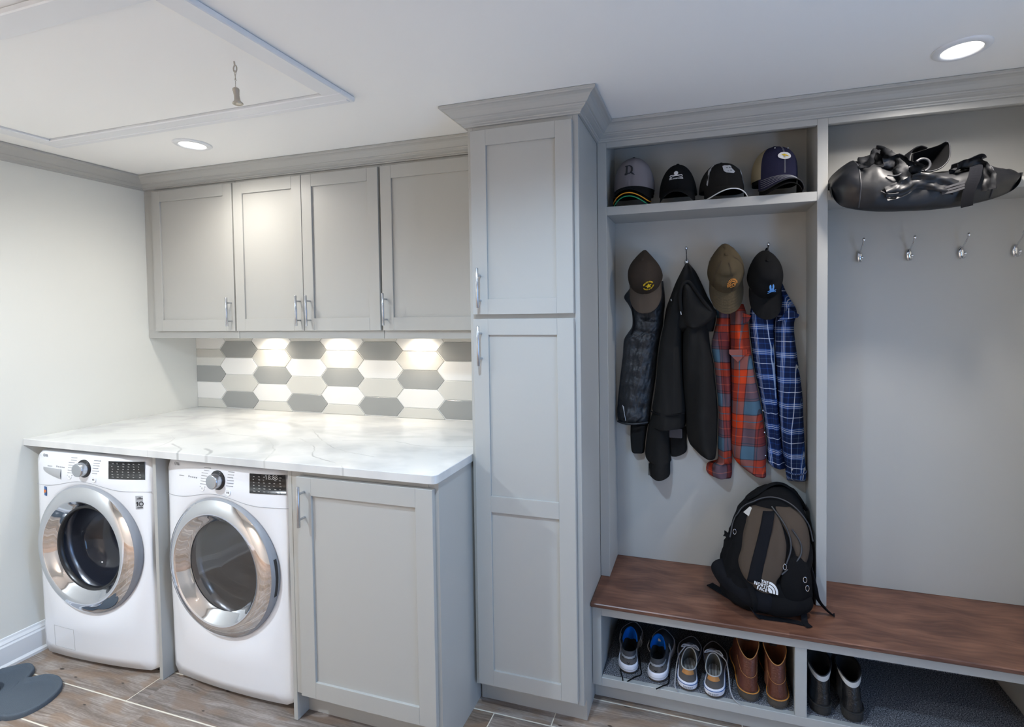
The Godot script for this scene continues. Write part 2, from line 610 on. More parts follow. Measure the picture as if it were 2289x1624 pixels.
func materials():
	M["weave"] = noise_normal(0.22, 5, 6.0)
	M["leathery"] = noise_normal(0.06, 6, 4.0)
	mat("wall_paint", c8(226, 226, 219), 0.75)
	mat("ceiling_paint", c8(246, 246, 244), 0.8)
	mat("white_trim", c8(232, 234, 236), 0.4)
	var p := mat("cabinet_paint", c8(176, 176, 172), 0.42)
	p.normal_enabled = true
	p.normal_texture = noise_normal(0.02, 8, 1.0)
	p.normal_scale = 0.15
	p.uv1_triplanar = true
	p.uv1_scale = Vector3.ONE * 4.0
	mat("cabinet_inside", c8(168, 168, 165), 0.55)
	mat("grout", c8(222, 214, 198), 0.9)
	mat("tile_grout", c8(236, 235, 230), 0.8)
	mat("tile_white", c8(232, 230, 225), 0.22)
	mat("tile_greige", c8(206, 204, 196), 0.22)
	mat("tile_grey", c8(152, 153, 150), 0.22)
	mat("chrome", c8(222, 224, 228), 0.07, 1.0)
	mat("satin_nickel", c8(186, 180, 170), 0.3, 1.0)
	mat("brushed_steel", c8(196, 200, 206), 0.24, 1.0)
	mat("enamel", c8(236, 238, 242), 0.25)
	M.enamel.clearcoat_enabled = true
	M.enamel.clearcoat = 0.3
	M.enamel.clearcoat_roughness = 0.1
	mat("grey_plastic", c8(150, 152, 156), 0.4)
	mat("dark_plastic", c8(30, 31, 34), 0.3)
	mat("screen", c8(38, 37, 37), 0.2)
	mat("screen_print", c8(178, 176, 172), 0.5)
	mat("grey_print", c8(150, 152, 156), 0.6)
	mat("black_print", c8(32, 33, 36), 0.5)
	mat("badge", c8(172, 174, 176), 0.4)
	mat("orange_print", c8(222, 122, 44), 0.5)
	mat("blue_print", c8(44, 92, 150), 0.5)
	mat("drum_steel", c8(160, 163, 170), 0.28, 1.0)
	mat("dark_gap", c8(24, 24, 26), 0.8)
	var g := mat("smoked_glass", Color(0.22, 0.24, 0.30, 0.34), 0.03)
	g.transparency = BaseMaterial3D.TRANSPARENCY_ALPHA
	g = mat("dryer_glass", Color(0.30, 0.30, 0.30, 0.58), 0.04)
	g.transparency = BaseMaterial3D.TRANSPARENCY_ALPHA
	g = mat("pane", Color(0.9, 0.95, 1.0, 0.06), 0.02)
	g.transparency = BaseMaterial3D.TRANSPARENCY_ALPHA
	var tones := [[c8(168, 157, 148), c8(112, 99, 89), c8(136, 111, 90)], [c8(158, 148, 141), c8(102, 92, 84), c8(128, 106, 89)], [c8(150, 135, 121), c8(92, 79, 68), c8(134, 106, 82)]]
	for k in 3:
		var w := mat("plank_%d" % k, Color.WHITE, 0.5)
		w.albedo_texture = plank_texture(40 + 7 * k, tones[k][0], tones[k][1], tones[k][2])
		w.uv1_scale = Vector3(0.82, 5.0, 1.0)
	var wn := mat("walnut", Color.WHITE, 0.36)
	wn.albedo_texture = walnut_texture()
	wn.uv1_scale = Vector3(0.9, 2.4, 1.0)
	var q := mat("quartz", Color.WHITE, 0.14)
	q.albedo_texture = quartz_texture()
	q.uv1_scale = Vector3(1.0 / 2.17, 1.0 / 0.845, 1.0)
	var cp := mat("carpet", c8(62, 63, 66), 1.0)
	var ct := NoiseTexture2D.new()
	ct.noise = noise(0.25, 15, 2)
	ct.width = 256
	ct.height = 256
	ct.seamless = true
	var ramp := Gradient.new()
	ramp.set_color(0, c8(20, 20, 22))
	ramp.set_color(1, c8(190, 192, 198))
	ct.color_ramp = ramp
	cp.albedo_color = Color.WHITE
	cp.albedo_texture = ct
	cp.uv1_triplanar = true
	cp.uv1_scale = Vector3.ONE * 3.0
	cp.metallic_specular = 0.1
	cloth("black_cloth", c8(26, 26, 28))
	cloth("black_felt", c8(44, 43, 42), 18.0)
	cloth("black_twill", c8(30, 30, 31), 24.0)
	cloth("grey_felt", c8(158, 152, 156), 24.0)
	cloth("olive_twill", c8(98, 86, 66), 22.0)
	cloth("brown_twill", c8(70, 60, 52), 22.0)
	cloth("taupe_twill", c8(96, 84, 74), 22.0)
	cloth("navy_twill", c8(52, 52, 78), 20.0)
	cloth("cream_mesh", c8(190, 178, 146), 40.0, 5.0)
	cloth("grey_lining", c8(120, 116, 118))
	cloth("taupe_nylon", c8(94, 82, 72), 30.0)
	cloth("webbing", c8(30, 31, 36), 60.0)
	cloth("grey_canvas", c8(112, 108, 106), 40.0)
	cloth("grey_knit", c8(92, 92, 96), 40.0)
	cloth("blue_cloth", c8(0, 110, 215), 40.0)
	cloth("white_cord", c8(212, 212, 216), 60.0)
	cloth("black_cord", c8(18, 18, 18), 60.0)
	cloth("striped_lining", c8(96, 92, 84), 40.0)
	var nyl := mat("black_nylon", c8(28, 29, 32), 0.5)
	nyl.normal_enabled = true
	nyl.normal_texture = noise_normal(0.012, 18, 5.0)
	nyl.normal_scale = 0.22
	nyl.uv1_triplanar = true
	nyl.uv1_scale = Vector3.ONE * 2.5
	nyl = mat("puffer_nylon", c8(34, 35, 38), 0.5)
	nyl.normal_enabled = true
	nyl.normal_texture = noise_normal(0.02, 19, 6.0)
	nyl.normal_scale = 0.8
	nyl.uv1_triplanar = true
	nyl.uv1_scale = Vector3.ONE * 4.0
	mat("glossy_vinyl", c8(26, 27, 31), 0.3)
	mat("piping", c8(50, 51, 55), 0.5)
	mat("white_thread", c8(214, 214, 214), 0.8)
	mat("yellow_thread", c8(214, 178, 24), 0.8)
	mat("orange_thread", c8(214, 142, 58), 0.8)
	mat("sky_thread", c8(92, 150, 214), 0.8)
	mat("grey_thread", c8(176, 178, 182), 0.8)
	mat("dark_thread", c8(40, 40, 44), 0.8)
	mat("orange_edge", c8(214, 146, 30), 0.7)
	mat("green_edge", c8(22, 140, 96), 0.7)
	mat("tan_leather", c8(178, 124, 70), 0.6)
	var br := mat("brown_leather", c8(92, 50, 36), 0.34)
	br.normal_enabled = true
	br.normal_texture = M.leathery
	br.normal_scale = 0.5
	br.uv1_triplanar = true
	br.uv1_scale = Vector3.ONE * 9.0
	br = mat("black_leather", c8(28, 28, 29), 0.32)
	br.normal_enabled = true
	br.normal_texture = M.leathery
	br.normal_scale = 0.5
	br.uv1_triplanar = true
	br.uv1_scale = Vector3.ONE * 9.0
	mat("white_rubber", c8(222, 222, 230), 0.5)
	mat("grey_rubber", c8(74, 66, 58), 0.75)
	mat("black_rubber", c8(40, 38, 36), 0.75)
	mat("amber_welt", c8(190, 124, 50), 0.6)
	mat("worn_white", c8(184, 182, 178), 0.8)
	mat("insole_dark", c8(22, 22, 23), 0.95)
	mat("boot_lining", c8(120, 72, 44), 0.8)
	var mt := mat("mat_rubber", c8(82, 92, 102), 0.85)
	mt.normal_enabled = true
	mt.normal_texture = noise_normal(0.2, 21, 4.0)
	mt.uv1_triplanar = true
	mt.uv1_scale = Vector3.ONE * 8.0
	for k in 2:
		var pl := mat("red_plaid" if k == 0 else "blue_plaid", Color.WHITE, 0.9)
		pl.albedo_texture = plaid(k)
		pl.metallic_specular = 0.2
		pl.uv1_scale = Vector3.ONE * (5.2 if k == 0 else 9.5)
	var lamp := mat("lamp_glow", Color.WHITE, 0.6)
	lamp.emission_enabled = true
	lamp.emission = Color(1.0, 0.98, 0.95)
	lamp.emission_energy_multiplier = 3.0

# ============================ the room ==========================================
func shell():
	var st := new_st()
	box(st, Vector3(-0.12, -0.05, -0.12), Vector3(0, HC, ROOM_Z + 0.12), 0.0)
	struct("wall_left", st, M.wall_paint)
	st = new_st()
	box(st, Vector3(0, -0.05, -0.12), Vector3(ROOM_X + 0.12, HC, 0), 0.0)
	struct("wall_back", st, M.wall_paint)
	st = new_st()
	box(st, Vector3(0, -0.05, ROOM_Z), Vector3(ROOM_X + 0.12, HC, ROOM_Z + 0.12), 0.0)
	struct("wall_front", st, M.wall_paint)
	# the right wall has the opening of a glazed door
	st = new_st()
	box(st, Vector3(ROOM_X, -0.05, 0), Vector3(ROOM_X + 0.12, HC, 1.28), 0.0)
	box(st, Vector3(ROOM_X, -0.05, 2.22), Vector3(ROOM_X + 0.12, HC, ROOM_Z), 0.0)
	box(st, Vector3(ROOM_X, 2.08, 1.28), Vector3(ROOM_X + 0.12, HC, 2.22), 0.0)
	struct("wall_right", st, M.wall_paint)
	st = new_st()
	for s in [[1.28, 1.36], [2.14, 2.22]]:
		box(st, Vector3(ROOM_X + 0.03, 0, s[0]), Vector3(ROOM_X + 0.09, 2.08, s[1]), 0.002)
	box(st, Vector3(ROOM_X + 0.03, 1.98, 1.36), Vector3(ROOM_X + 0.09, 2.08, 2.14), 0.002)
	box(st, Vector3(ROOM_X + 0.03, 0.0, 1.36), Vector3(ROOM_X + 0.09, 0.18, 2.14), 0.002)
	var d := struct("door_1", st, M.white_trim)
	st = new_st()
	box(st, Vector3(ROOM_X + 0.055, 0.18, 1.36), Vector3(ROOM_X + 0.063, 1.98, 2.14), 0.0)
	struct("pane", st, M.pane, d)
	st = new_st()
	box(st, Vector3(-0.12, HC, -0.12), Vector3(ROOM_X + 0.12, HC + 0.12, ROOM_Z + 0.12), 0.0)
	struct("ceiling", st, M.ceiling_paint)
	# baseboard on the left wall: flat board, stepped cap, shoe moulding
	st = new_st()
	st.set_smooth_group(-1)
	var prof := [Vector2(0.0, 0.0), Vector2(0.024, 0.0), Vector2(0.024, 0.012), Vector2(0.016, 0.022), Vector2(0.016, 0.098), Vector2(0.012, 0.106), Vector2(0.012, 0.112), Vector2(0.006, 0.124), Vector2(0.004, 0.134), Vector2(0.0, 0.136)]
	var rows := []
	for z in [0.0, ROOM_Z]:
		var r := []
		for p in prof:
			r.append(Vector3(p.x, p.y, z))
		rows.append(r)
	grid(st, rows, [], false, 0xffffffff)
	struct("baseboard_left", st, M.white_trim)

func floor_planks():
	var st := new_st()
	box(st, Vector3(0, -0.05, 0), Vector3(ROOM_X, -0.0014, ROOM_Z), 0.0)
	var fl := struct("floor", st, M.grout)
	# wood-look tiles laid along the wall; 4 mm joints
	var pitch := 0.1765
	var z0 := 0.0443 - pitch
	var length := 1.19
	var starts := {0: 0.35, 1: 0.80, 2: 0.10, 3: 1.056, 4: 0.755, 5: 0.30, 6: 0.95, 7: 0.60}
	for row in 25:
		var a := z0 + row * pitch + 0.0025
		var b := a + pitch - 0.005
		a = maxf(a, 0.0)
		b = minf(b, ROOM_Z)
		if b - a < 0.02:
			continue
		var s: float = starts.get(row - 1, rng.randf() * length)
		var x := s - length
		while x < ROOM_X:
			var xa := maxf(x + 0.002, 0.0)
			var xb := minf(x + length - 0.002, ROOM_X)
			if xb - xa > 0.02:
				st = new_st()
				box(st, Vector3(xa, -0.012, a), Vector3(xb, rng.randf_range(-0.0004, 0.0004), b), 0.0012, Vector2(rng.randf() * 4.0, rng.randf() * 3.0))
				obj("plank", st, M["plank_%d" % (rng.randi() % 3)], fl)
			x += length

func tiles():
	var wb: Node3D = get_node("wall_back")
	var st := new_st()
	box(st, Vector3(0.0, 1.0205, 0.0), Vector3(2.160, 1.50, 0.0045), 0.0)
	obj("grout_bed", st, M.tile_grout, wb)
	var tones := ["tile_grey", "tile_white", "tile_greige"]
	for col in range(-1, 9):
		var xc := 0.3405 + (col - 1) * 0.2494
		var odd: bool = posmod(col, 2) == 0
		for row in 6:
			var yc: float = 1.434 - row * 0.1022 if odd else 1.485 - row * 0.1022
			var poly := PackedVector2Array()
			for p in [[-0.1435, 0], [-0.1, -0.0492], [0.1, -0.0492], [0.1435, 0], [0.1, 0.0492], [-0.1, 0.0492]]:
				poly.append(Vector2(xc + p[0], yc + p[1]))
			var frame := PackedVector2Array([Vector2(0.001, 1.0215), Vector2(2.159, 1.0215), Vector2(2.159, 1.49), Vector2(0.001, 1.49)])
			var cut := Geometry2D.intersect_polygons(poly, frame)
			if cut.size() == 0:
				continue
			var k: int = posmod(row + 1, 3) if odd else posmod(row + 2, 3)
			st = new_st()
			prism(st, Array(cut[0]), 0.0, 0.0088 + rng.randf_range(-0.0003, 0.0003), Transform3D.IDENTITY, 0.0008)
			obj("tile", st, M[tones[k]], wb)

# crown: a moulding swept along the plan path pts (x, z), standing out on the side given by turning each leg right or left
func crown_run(called: String, pts: Array, side: float):
	var prof := [Vector2(0.0, -0.002), Vector2(0.080, -0.002), Vector2(0.080, -0.010), Vector2(0.077, -0.013), Vector2(0.070, -0.015), Vector2(0.062, -0.019), Vector2(0.054, -0.026), Vector2(0.047, -0.034), Vector2(0.042, -0.039), Vector2(0.036, -0.041), Vector2(0.035, -0.045), Vector2(0.031, -0.047), Vector2(0.027, -0.050), Vector2(0.020, -0.0535), Vector2(0.016, -0.055), Vector2(0.015, -0.059), Vector2(0.010, -0.062), Vector2(0.009, -0.066), Vector2(0.0, -0.067)]
	var st := new_st()
	var n := pts.size()
	var offs := []
	for i in n:
		var dirs := []
		if i > 0:
			dirs.append((pts[i] - pts[i - 1]).normalized())
		if i < n - 1:
			dirs.append((pts[i + 1] - pts[i]).normalized())
		var ns := []
		for d in dirs:
			ns.append(Vector2(-d.y, d.x) * side)
		var o: Vector2 = ns[0]
		if ns.size() == 2:
			o = (ns[0] + ns[1]) / (1.0 + ns[0].dot(ns[1]))
		offs.append(o)
	for i in n - 1:
		for k in prof.size() - 1:
			var rows := []
			for e in [i, i + 1]:
				var r := []
				for q in [prof[k], prof[k + 1]]:
					r.append(Vector3(pts[e].x + offs[e].x * q.x, HC + q.y, pts[e].y + offs[e].y * q.x))
				rows.append(r)
			grid(st, rows, [], side > 0, 0xffffffff)
	struct(called, st, M.cabinet_paint)

func crown():
	crown_run("trim_1", [Vector2(0, ROOM_Z), Vector2(0, UZ), Vector2(2.1635, UZ)], 1.0)
	crown_run("trim_2", [Vector2(2.1635, UZ - 0.02), Vector2(2.1635, PZ), Vector2(2.609, PZ), Vector2(2.609, LZ), Vector2(ROOM_X, LZ)], 1.0)

func hatch():
	var h := thing("attic_hatch", "white attic access hatch with a wide flat trim frame in the ceiling", "hatch", Vector3(1.05, HC, 1.13))
	h.position = Vector3.ZERO
	var x0 := 0.335
	var x1 := 1.765
	var z0 := 0.875
	var z1 := 1.43
	var st := new_st()
	box(st, Vector3(x0 + 0.004, HC - 0.010, z0 + 0.004), Vector3(x1 - 0.004, HC - 0.0005, z1 - 0.004), 0.002)
	obj("panel", st, M.ceiling_paint, h)
	var w := 0.075
	var y := HC - 0.019
	for r in [[x0 - w, z0 - w, x1 + w, z0], [x0 - w, z1, x1 + w, z1 + w], [x0 - w, z0, x0, z1], [x1, z0, x1 + w, z1]]:
		st = new_st()
		box(st, Vector3(r[0], y, r[1]), Vector3(r[2], HC - 0.0005, r[3]), 0.003)
		# a raised bead along the outer half of the strip
		obj("trim_frame", st, M.white_trim, h)
	st = new_st()
	box(st, Vector3(x0 - w + 0.012, y - 0.003, z0 - w + 0.012), Vector3(x1 + w - 0.012, y + 0.002, z0 - w + 0.030), 0.0015)
	obj("bead", st, M.white_trim, h)
	# eye hook
	st = new_st()
	var ey := HC - 0.010
	tube(st, [Vector3(1.672, ey + 0.001, 1.137), Vector3(1.674, ey - 0.012, 1.137)], 0.0022, 8)
	var ring := []
	for k in 16:
		var a := TAU * k / 16
		ring.append(Vector3(1.675 + 0.0065 * cos(a), ey - 0.0225 + 0.0105 * sin(a), 1.137))
	tube(st, ring, 0.0020, 6, true)
	obj("eye_hook", st, M.satin_nickel, h)
	# pull chain with its bell-shaped knob
	var c := thing("pull_chain", "bell-shaped metal pull on a short ball chain hanging from the ceiling hatch", "pull chain")
	var top := Vector3(1.675, ey - 0.031, 1.137)
	st = new_st()
	for s in [-1.0, 1.0]:
		for k in 12:
			var t := k / 11.0
			ball(st, top + Vector3(s * 0.0065 * (1.0 - t) * minf(1.0, t * 5.0 + 0.25), -0.028 * t + 0.002, 0.002 * s), Vector3.ONE * 0.0014, 6)
	for k in 6:
		ball(st, top + Vector3(0, -0.029 - 0.0032 * k, 0), Vector3.ONE * 0.0014, 6)
	obj("chain", st, M.satin_nickel, c)
	st = new_st()
	var pb := [Vector2(0.0005, 0.0), Vector2(0.006, -0.001), Vector2(0.0092, -0.004), Vector2(0.0095, -0.010), Vector2(0.0082, -0.012), Vector2(0.0088, -0.015), Vector2(0.0078, -0.017), Vector2(0.0082, -0.020), Vector2(0.0074, -0.022), Vector2(0.0076, -0.030), Vector2(0.0084, -0.038), Vector2(0.0105, -0.043), Vector2(0.0145, -0.047), Vector2(0.0150, -0.049), Vector2(0.0135, -0.0505), Vector2(0.006, -0.046), Vector2(0.0005, -0.045)]
	lathe(st, pb, top + Vector3(0, -0.048, 0), Basis(Vector3(0.35, 0, 1).normalized(), 0.10), 24)
	obj("knob", st, M.satin_nickel, c)

func downlight(at: Vector3, energy: float, color: Color, cone: float, label: String):
	var o := thing("ceiling_light", label, "ceiling light", at)
	var st := new_st()
	lathe(st, [Vector2(0.052, -0.001), Vector2(0.053, -0.0075), Vector2(0.060, -0.0085), Vector2(0.070, -0.006), Vector2(0.075, -0.002), Vector2(0.075, -0.0005)], Vector3.ZERO, Basis.IDENTITY, 40)
	obj("trim_ring", st, M.white_trim, o)
	st = new_st()
	lathe(st, [Vector2(0.0525, -0.0030), Vector2(0.035, -0.0045), Vector2(0.0003, -0.005)], Vector3.ZERO, Basis.IDENTITY, 36)
	obj("lens", st, M.lamp_glow, o)
	var l := SpotLight3D.new()
	l.name = "lamp"
	l.light_energy = energy
	l.light_color = color
	l.spot_range = 9.0
	l.spot_attenuation = 2.0
	l.spot_angle = cone
	l.spot_angle_attenuation = 0.9
	l.light_size = 0.05
	l.shadow_enabled = true
	l.position = Vector3(0, -0.012, 0)
	l.rotation.x = -PI / 2
	o.add_child(l)

# ============================ cabinets ==========================================
# a shaker door: frame of stiles and rails, recessed panels, handle
func shaker_door(parent: Node3D, x0: float, y0: float, x1: float, y1: float, z: float, rails: Array, stile: float, hx: float, hy: float):
	var t := 0.0195
	var st := new_st()
	box(st, Vector3(x0, y0, z + 0.0005), Vector3(x0 + stile, y1, z + t), 0.0012)
	box(st, Vector3(x1 - stile, y0, z + 0.0005), Vector3(x1, y1, z + t), 0.0012)
	for r in rails:
		box(st, Vector3(x0 + stile, r[0], z + 0.0005), Vector3(x1 - stile, r[1], z + t), 0.0006)
	var d := obj("door", st, M.cabinet_paint, parent)
	for k in rails.size() - 1:
		st = new_st()
		box(st, Vector3(x0 + stile - 0.004, rails[k][1] - 0.004, z + 0.002), Vector3(x1 - stile + 0.004, rails[k + 1][0] + 0.004, z + t - 0.0085), 0.0)
		obj("panel", st, M.cabinet_paint, d)
	# bar handle on two posts
	st = new_st()
	var hz := z + t + 0.030
	tube(st, [Vector3(hx, hy, hz), Vector3(hx, hy + 0.001, hz), Vector3(hx, hy + 0.151, hz), Vector3(hx, hy + 0.152, hz)], [0.0050, 0.0060, 0.0060, 0.0050], 14)
	for s in [0.028, 0.124]:
		tube(st, [Vector3(hx, hy + s, z + t - 0.001), Vector3(hx, hy + s, hz)], 0.0045, 10)
	var hd := obj("handle", st, M.brushed_steel, d)
	hd.set_meta("label", "brushed steel bar handle")

func wall_cabinets():
	var specs := [
		["grey single-door wall cabinet in the corner at the left wall", 0.002, 0.667, [[0.083, 0.661, 0.641]]],
		["grey double-door wall cabinet with two handles side by side, above the tiles", 0.669, 1.566, [[0.671, 1.1105, 1.0905], [1.1135, 1.560, 1.1525]]],
		["grey single-door wall cabinet next to the tall pantry", 1.568, 2.158, [[1.5735, 2.150, 1.597]]],
	]
	for s in specs:
		var o := thing("wall_cabinet", s[0], "cabinet", Vector3.ZERO, "grey wall cabinets")
		var st := new_st()
		var x0: float = s[1]
		var x1: float = s[2]
		var top := HC - 0.004
		box(st, Vector3(x0, 1.492, 0.0), Vector3(x0 + 0.018, top, UZ - 0.019), 0.0)
		box(st, Vector3(x1 - 0.018, 1.492, 0.0), Vector3(x1, top, UZ - 0.019), 0.0)
		box(st, Vector3(x0 + 0.018, 1.492, 0.0), Vector3(x1 - 0.018, 1.510, UZ - 0.019), 0.0)
		box(st, Vector3(x0 + 0.018, top - 0.018, 0.0), Vector3(x1 - 0.018, top, UZ - 0.019), 0.0)
		obj("body", st, M.cabinet_paint, o)
		st = new_st()
		box(st, Vector3(x0, 1.463, UZ - 0.019), Vector3(x1, 1.512, UZ), 0.0012)
		box(st, Vector3(x0, 2.262, UZ - 0.019), Vector3(x1, top, UZ), 0.0012)
		box(st, Vector3(x0, 1.512, UZ - 0.019), Vector3(x0 + 0.02, 2.262, UZ), 0.0)
		box(st, Vector3(x1 - 0.02, 1.512, UZ - 0.019), Vector3(x1, 2.262, UZ), 0.0)
		if x0 < 0.01:
			box(st, Vector3(x0 + 0.02, 1.512, UZ - 0.019), Vector3(0.10, 2.262, UZ), 0.0)
		obj("face_frame", st, M.cabinet_paint, o)
		for d in s[3]:
			shaker_door(o, d[0], 1.503, d[1], 2.281, UZ, [[1.503, 1.565], [2.220, 2.281]], 0.060, d[2], 1.527)
	# puck lights under the cabinets
	for x in [0.622, 1.081, 1.606]:
		var o := thing("puck_light", ["round puck light under the first wall cabinet from the left wall", "round puck light under the middle wall cabinet", "round puck light under the wall cabinet beside the pantry"][0 if x < 0.7 else (1 if x < 1.2 else 2)], "cabinet light", Vector3(x, 1.492, 0.075), "puck lights under the wall cabinets")
		var st := new_st()
		lathe(st, [Vector2(0.026, -0.009), Vector2(0.030, -0.010), Vector2(0.033, -0.008), Vector2(0.034, -0.0003)], Vector3.ZERO, Basis.IDENTITY, 28)
		obj("housing", st, M.white_trim, o)
		st = new_st()
		lathe(st, [Vector2(0.0262, -0.008), Vector2(0.0003, -0.0085)], Vector3.ZERO, Basis.IDENTITY, 24)
		obj("lens", st, M.lamp_glow, o)
		var l := SpotLight3D.new()
		l.name = "lamp"
		l.light_energy = E[6]
		l.light_color = CL[6]
		l.spot_range = 5.0
		l.spot_attenuation = 2.0
		l.spot_angle = 80.0
		l.spot_angle_attenuation = 1.0
		l.light_size = 0.025
		l.shadow_enabled = true
		l.position = Vector3(0, -0.013, 0)
		l.rotation.x = -PI / 2
		o.add_child(l)

func pantry():
	var o := thing("pantry_cabinet", "tall grey pantry cabinet with two stacked doors between worktop and lockers", "cabinet")
	var x0 := 2.1645
	var x1 := 2.608
	var top := HC - 0.003
	var st := new_st()
	# sides with a notch for the toe kick
	for x in [x0, x1 - 0.019]:
		var poly := [Vector2(0, 0), Vector2(PZ - 0.048, 0), Vector2(PZ - 0.048, 0.092), Vector2(PZ - 0.019, 0.092), Vector2(PZ - 0.019, top), Vector2(0, top)]
		prism(st, poly, 0.0, 0.019, Transform3D(Basis(Vector3(0, 0, 1), Vector3(0, 1, 0), Vector3(-1, 0, 0)), Vector3(x + 0.019, 0, 0)))
	for y in [0.095, 1.556, top - 0.019]:
		box(st, Vector3(x0 + 0.019, y, 0), Vector3(x1 - 0.019, y + 0.018, PZ - 0.019), 0.0)
	obj("body", st, M.cabinet_paint, o)
	st = new_st()
	box(st, Vector3(x0, 0.092, PZ - 0.019), Vector3(x0 + 0.022, top, PZ), 0.0012)
	box(st, Vector3(x1 - 0.022, 0.092, PZ - 0.019), Vector3(x1, top, PZ), 0.0012)
	for r in [[0.092, 0.122], [1.545, 1.582], [2.262, top]]:
		box(st, Vector3(x0 + 0.022, r[0], PZ - 0.019), Vector3(x1 - 0.022, r[1], PZ), 0.0)
	obj("face_frame", st, M.cabinet_paint, o)
	st = new_st()
	box(st, Vector3(x0 + 0.019, 0.0, PZ - 0.067), Vector3(x1 - 0.019, 0.092, PZ - 0.049), 0.0)
	obj("toe_kick", st, M.cabinet_paint, o)
	shaker_door(o, 2.184, 1.572, 2.588, 2.277, PZ, [[1.572, 1.631], [2.216, 2.277]], 0.064, 2.218, 1.597)
	shaker_door(o, 2.184, 0.111, 2.588, 1.554, PZ, [[0.111, 0.172], [0.803, 0.866], [1.493, 1.554]], 0.064, 2.218, 1.375)

func base_run():
	# worktop
	var o := thing("worktop", "white stone worktop with grey veins running over the washing machines", "worktop")
	var st := new_st()
	var poly := [Vector2(0.001, -0.0005), Vector2(0.001, -0.8416)]
	var r := 0.022
	for k in 9:
		var a := -PI / 2 + PI / 2 * k / 8.0
		poly.append(Vector2(2.1635 - r + r * cos(a), -0.8416 + r + r * sin(a)))
	poly.append(Vector2(2.1635, -0.0005))
	prism(st, poly, 0.9907, 1.0204, Transform3D(Basis(Vector3(1, 0, 0), Vector3(0, 0, -1), Vector3(0, 1, 0)), Vector3.ZERO), 0.0015)
	var q: StandardMaterial3D = M.quartz
	q.uv1_scale = Vector3(1.0 / 2.17, -1.0 / 0.845, 1.0)
	obj("slab", st, q, o)
	# panel between the two machines
	o = thing("divider_panel", "grey upright end panel standing between the washing machine and the dryer", "panel")
	st = new_st()
	box(st, Vector3(0.7655, 0.0, 0.0), Vector3(0.7845, 0.9905, 0.800), 0.0012)
	obj("board", st, M.cabinet_paint, o)
	# base cabinet
	o = thing("base_cabinet", "grey single-door base cabinet under the right end of the worktop", "cabinet")
	var x0 := 1.504
	var x1 := 2.158
	var z := 0.815
	st = new_st()
	box(st, Vector3(x0, 0.0, 0.0), Vector3(x0 + 0.019, 0.9905, z), 0.0012)
	var side := [Vector2(0, 0), Vector2(z - 0.062, 0), Vector2(z - 0.050, 0.050), Vector2(z - 0.040, 0.092), Vector2(z, 0.092), Vector2(z, 0.9905), Vector2(0, 0.9905)]
	side = [Vector2(0, 0), Vector2(z - 0.058, 0), Vector2(z - 0.058, 0.0), Vector2(z, 0.0), Vector2(z, 0.9905), Vector2(0, 0.9905)]
	side = [Vector2(0, 0), Vector2(z, 0), Vector2(z, 0.9905), Vector2(0, 0.9905)]
	prism(st, side, 0.0, 0.019, Transform3D(Basis(Vector3(0, 0, 1), Vector3(0, 1, 0), Vector3(-1, 0, 0)), Vector3(x1, 0, 0)))
	box(st, Vector3(x0 + 0.019, 0.112, 0.0), Vector3(x1 - 0.019, 0.130, z - 0.019), 0.0)
	obj("body", st, M.cabinet_paint, o)
	st = new_st()
	box(st, Vector3(x0 + 0.019, 0.112, z - 0.019), Vector3(x0 + 0.075, 0.9905, z - 0.001), 0.001)
	box(st, Vector3(x1 - 0.040, 0.112, z - 0.019), Vector3(x1 - 0.019, 0.9905, z - 0.001), 0.001)
	box(st, Vector3(x0 + 0.075, 0.945, z - 0.019), Vector3(x1 - 0.040, 0.9905, z - 0.001), 0.0)
	box(st, Vector3(x0 + 0.075, 0.112, z - 0.019), Vector3(x1 - 0.040, 0.150, z - 0.001), 0.0)
	obj("face_frame", st, M.cabinet_paint, o)
	st = new_st()
	box(st, Vector3(x0 + 0.019, 0.0, z - 0.075), Vector3(x1 - 0.019, 0.112, z - 0.057), 0.0)
	obj("toe_kick", st, M.cabinet_paint, o)
	shaker_door(o, 1.5625, 0.122, 2.144, 0.968, z, [[0.122, 0.186], [0.900, 0.968]], 0.068, 1.600, 0.789)

# ============================ washing machine and dryer ===========================
# the front bulges forward in plan; local x across, z outwards from the front corners
func bulge(x: float, y: float) -> float:
	var k := clampf(1.0 - (x / 0.343) * (x / 0.343), 0.0, 1.0)
	var v := 0.020 + 0.020 * smoothstep(0.0, 0.45, y) - 0.006 * smoothstep(0.80, 0.97, y)
	return v * pow(k, 0.8)

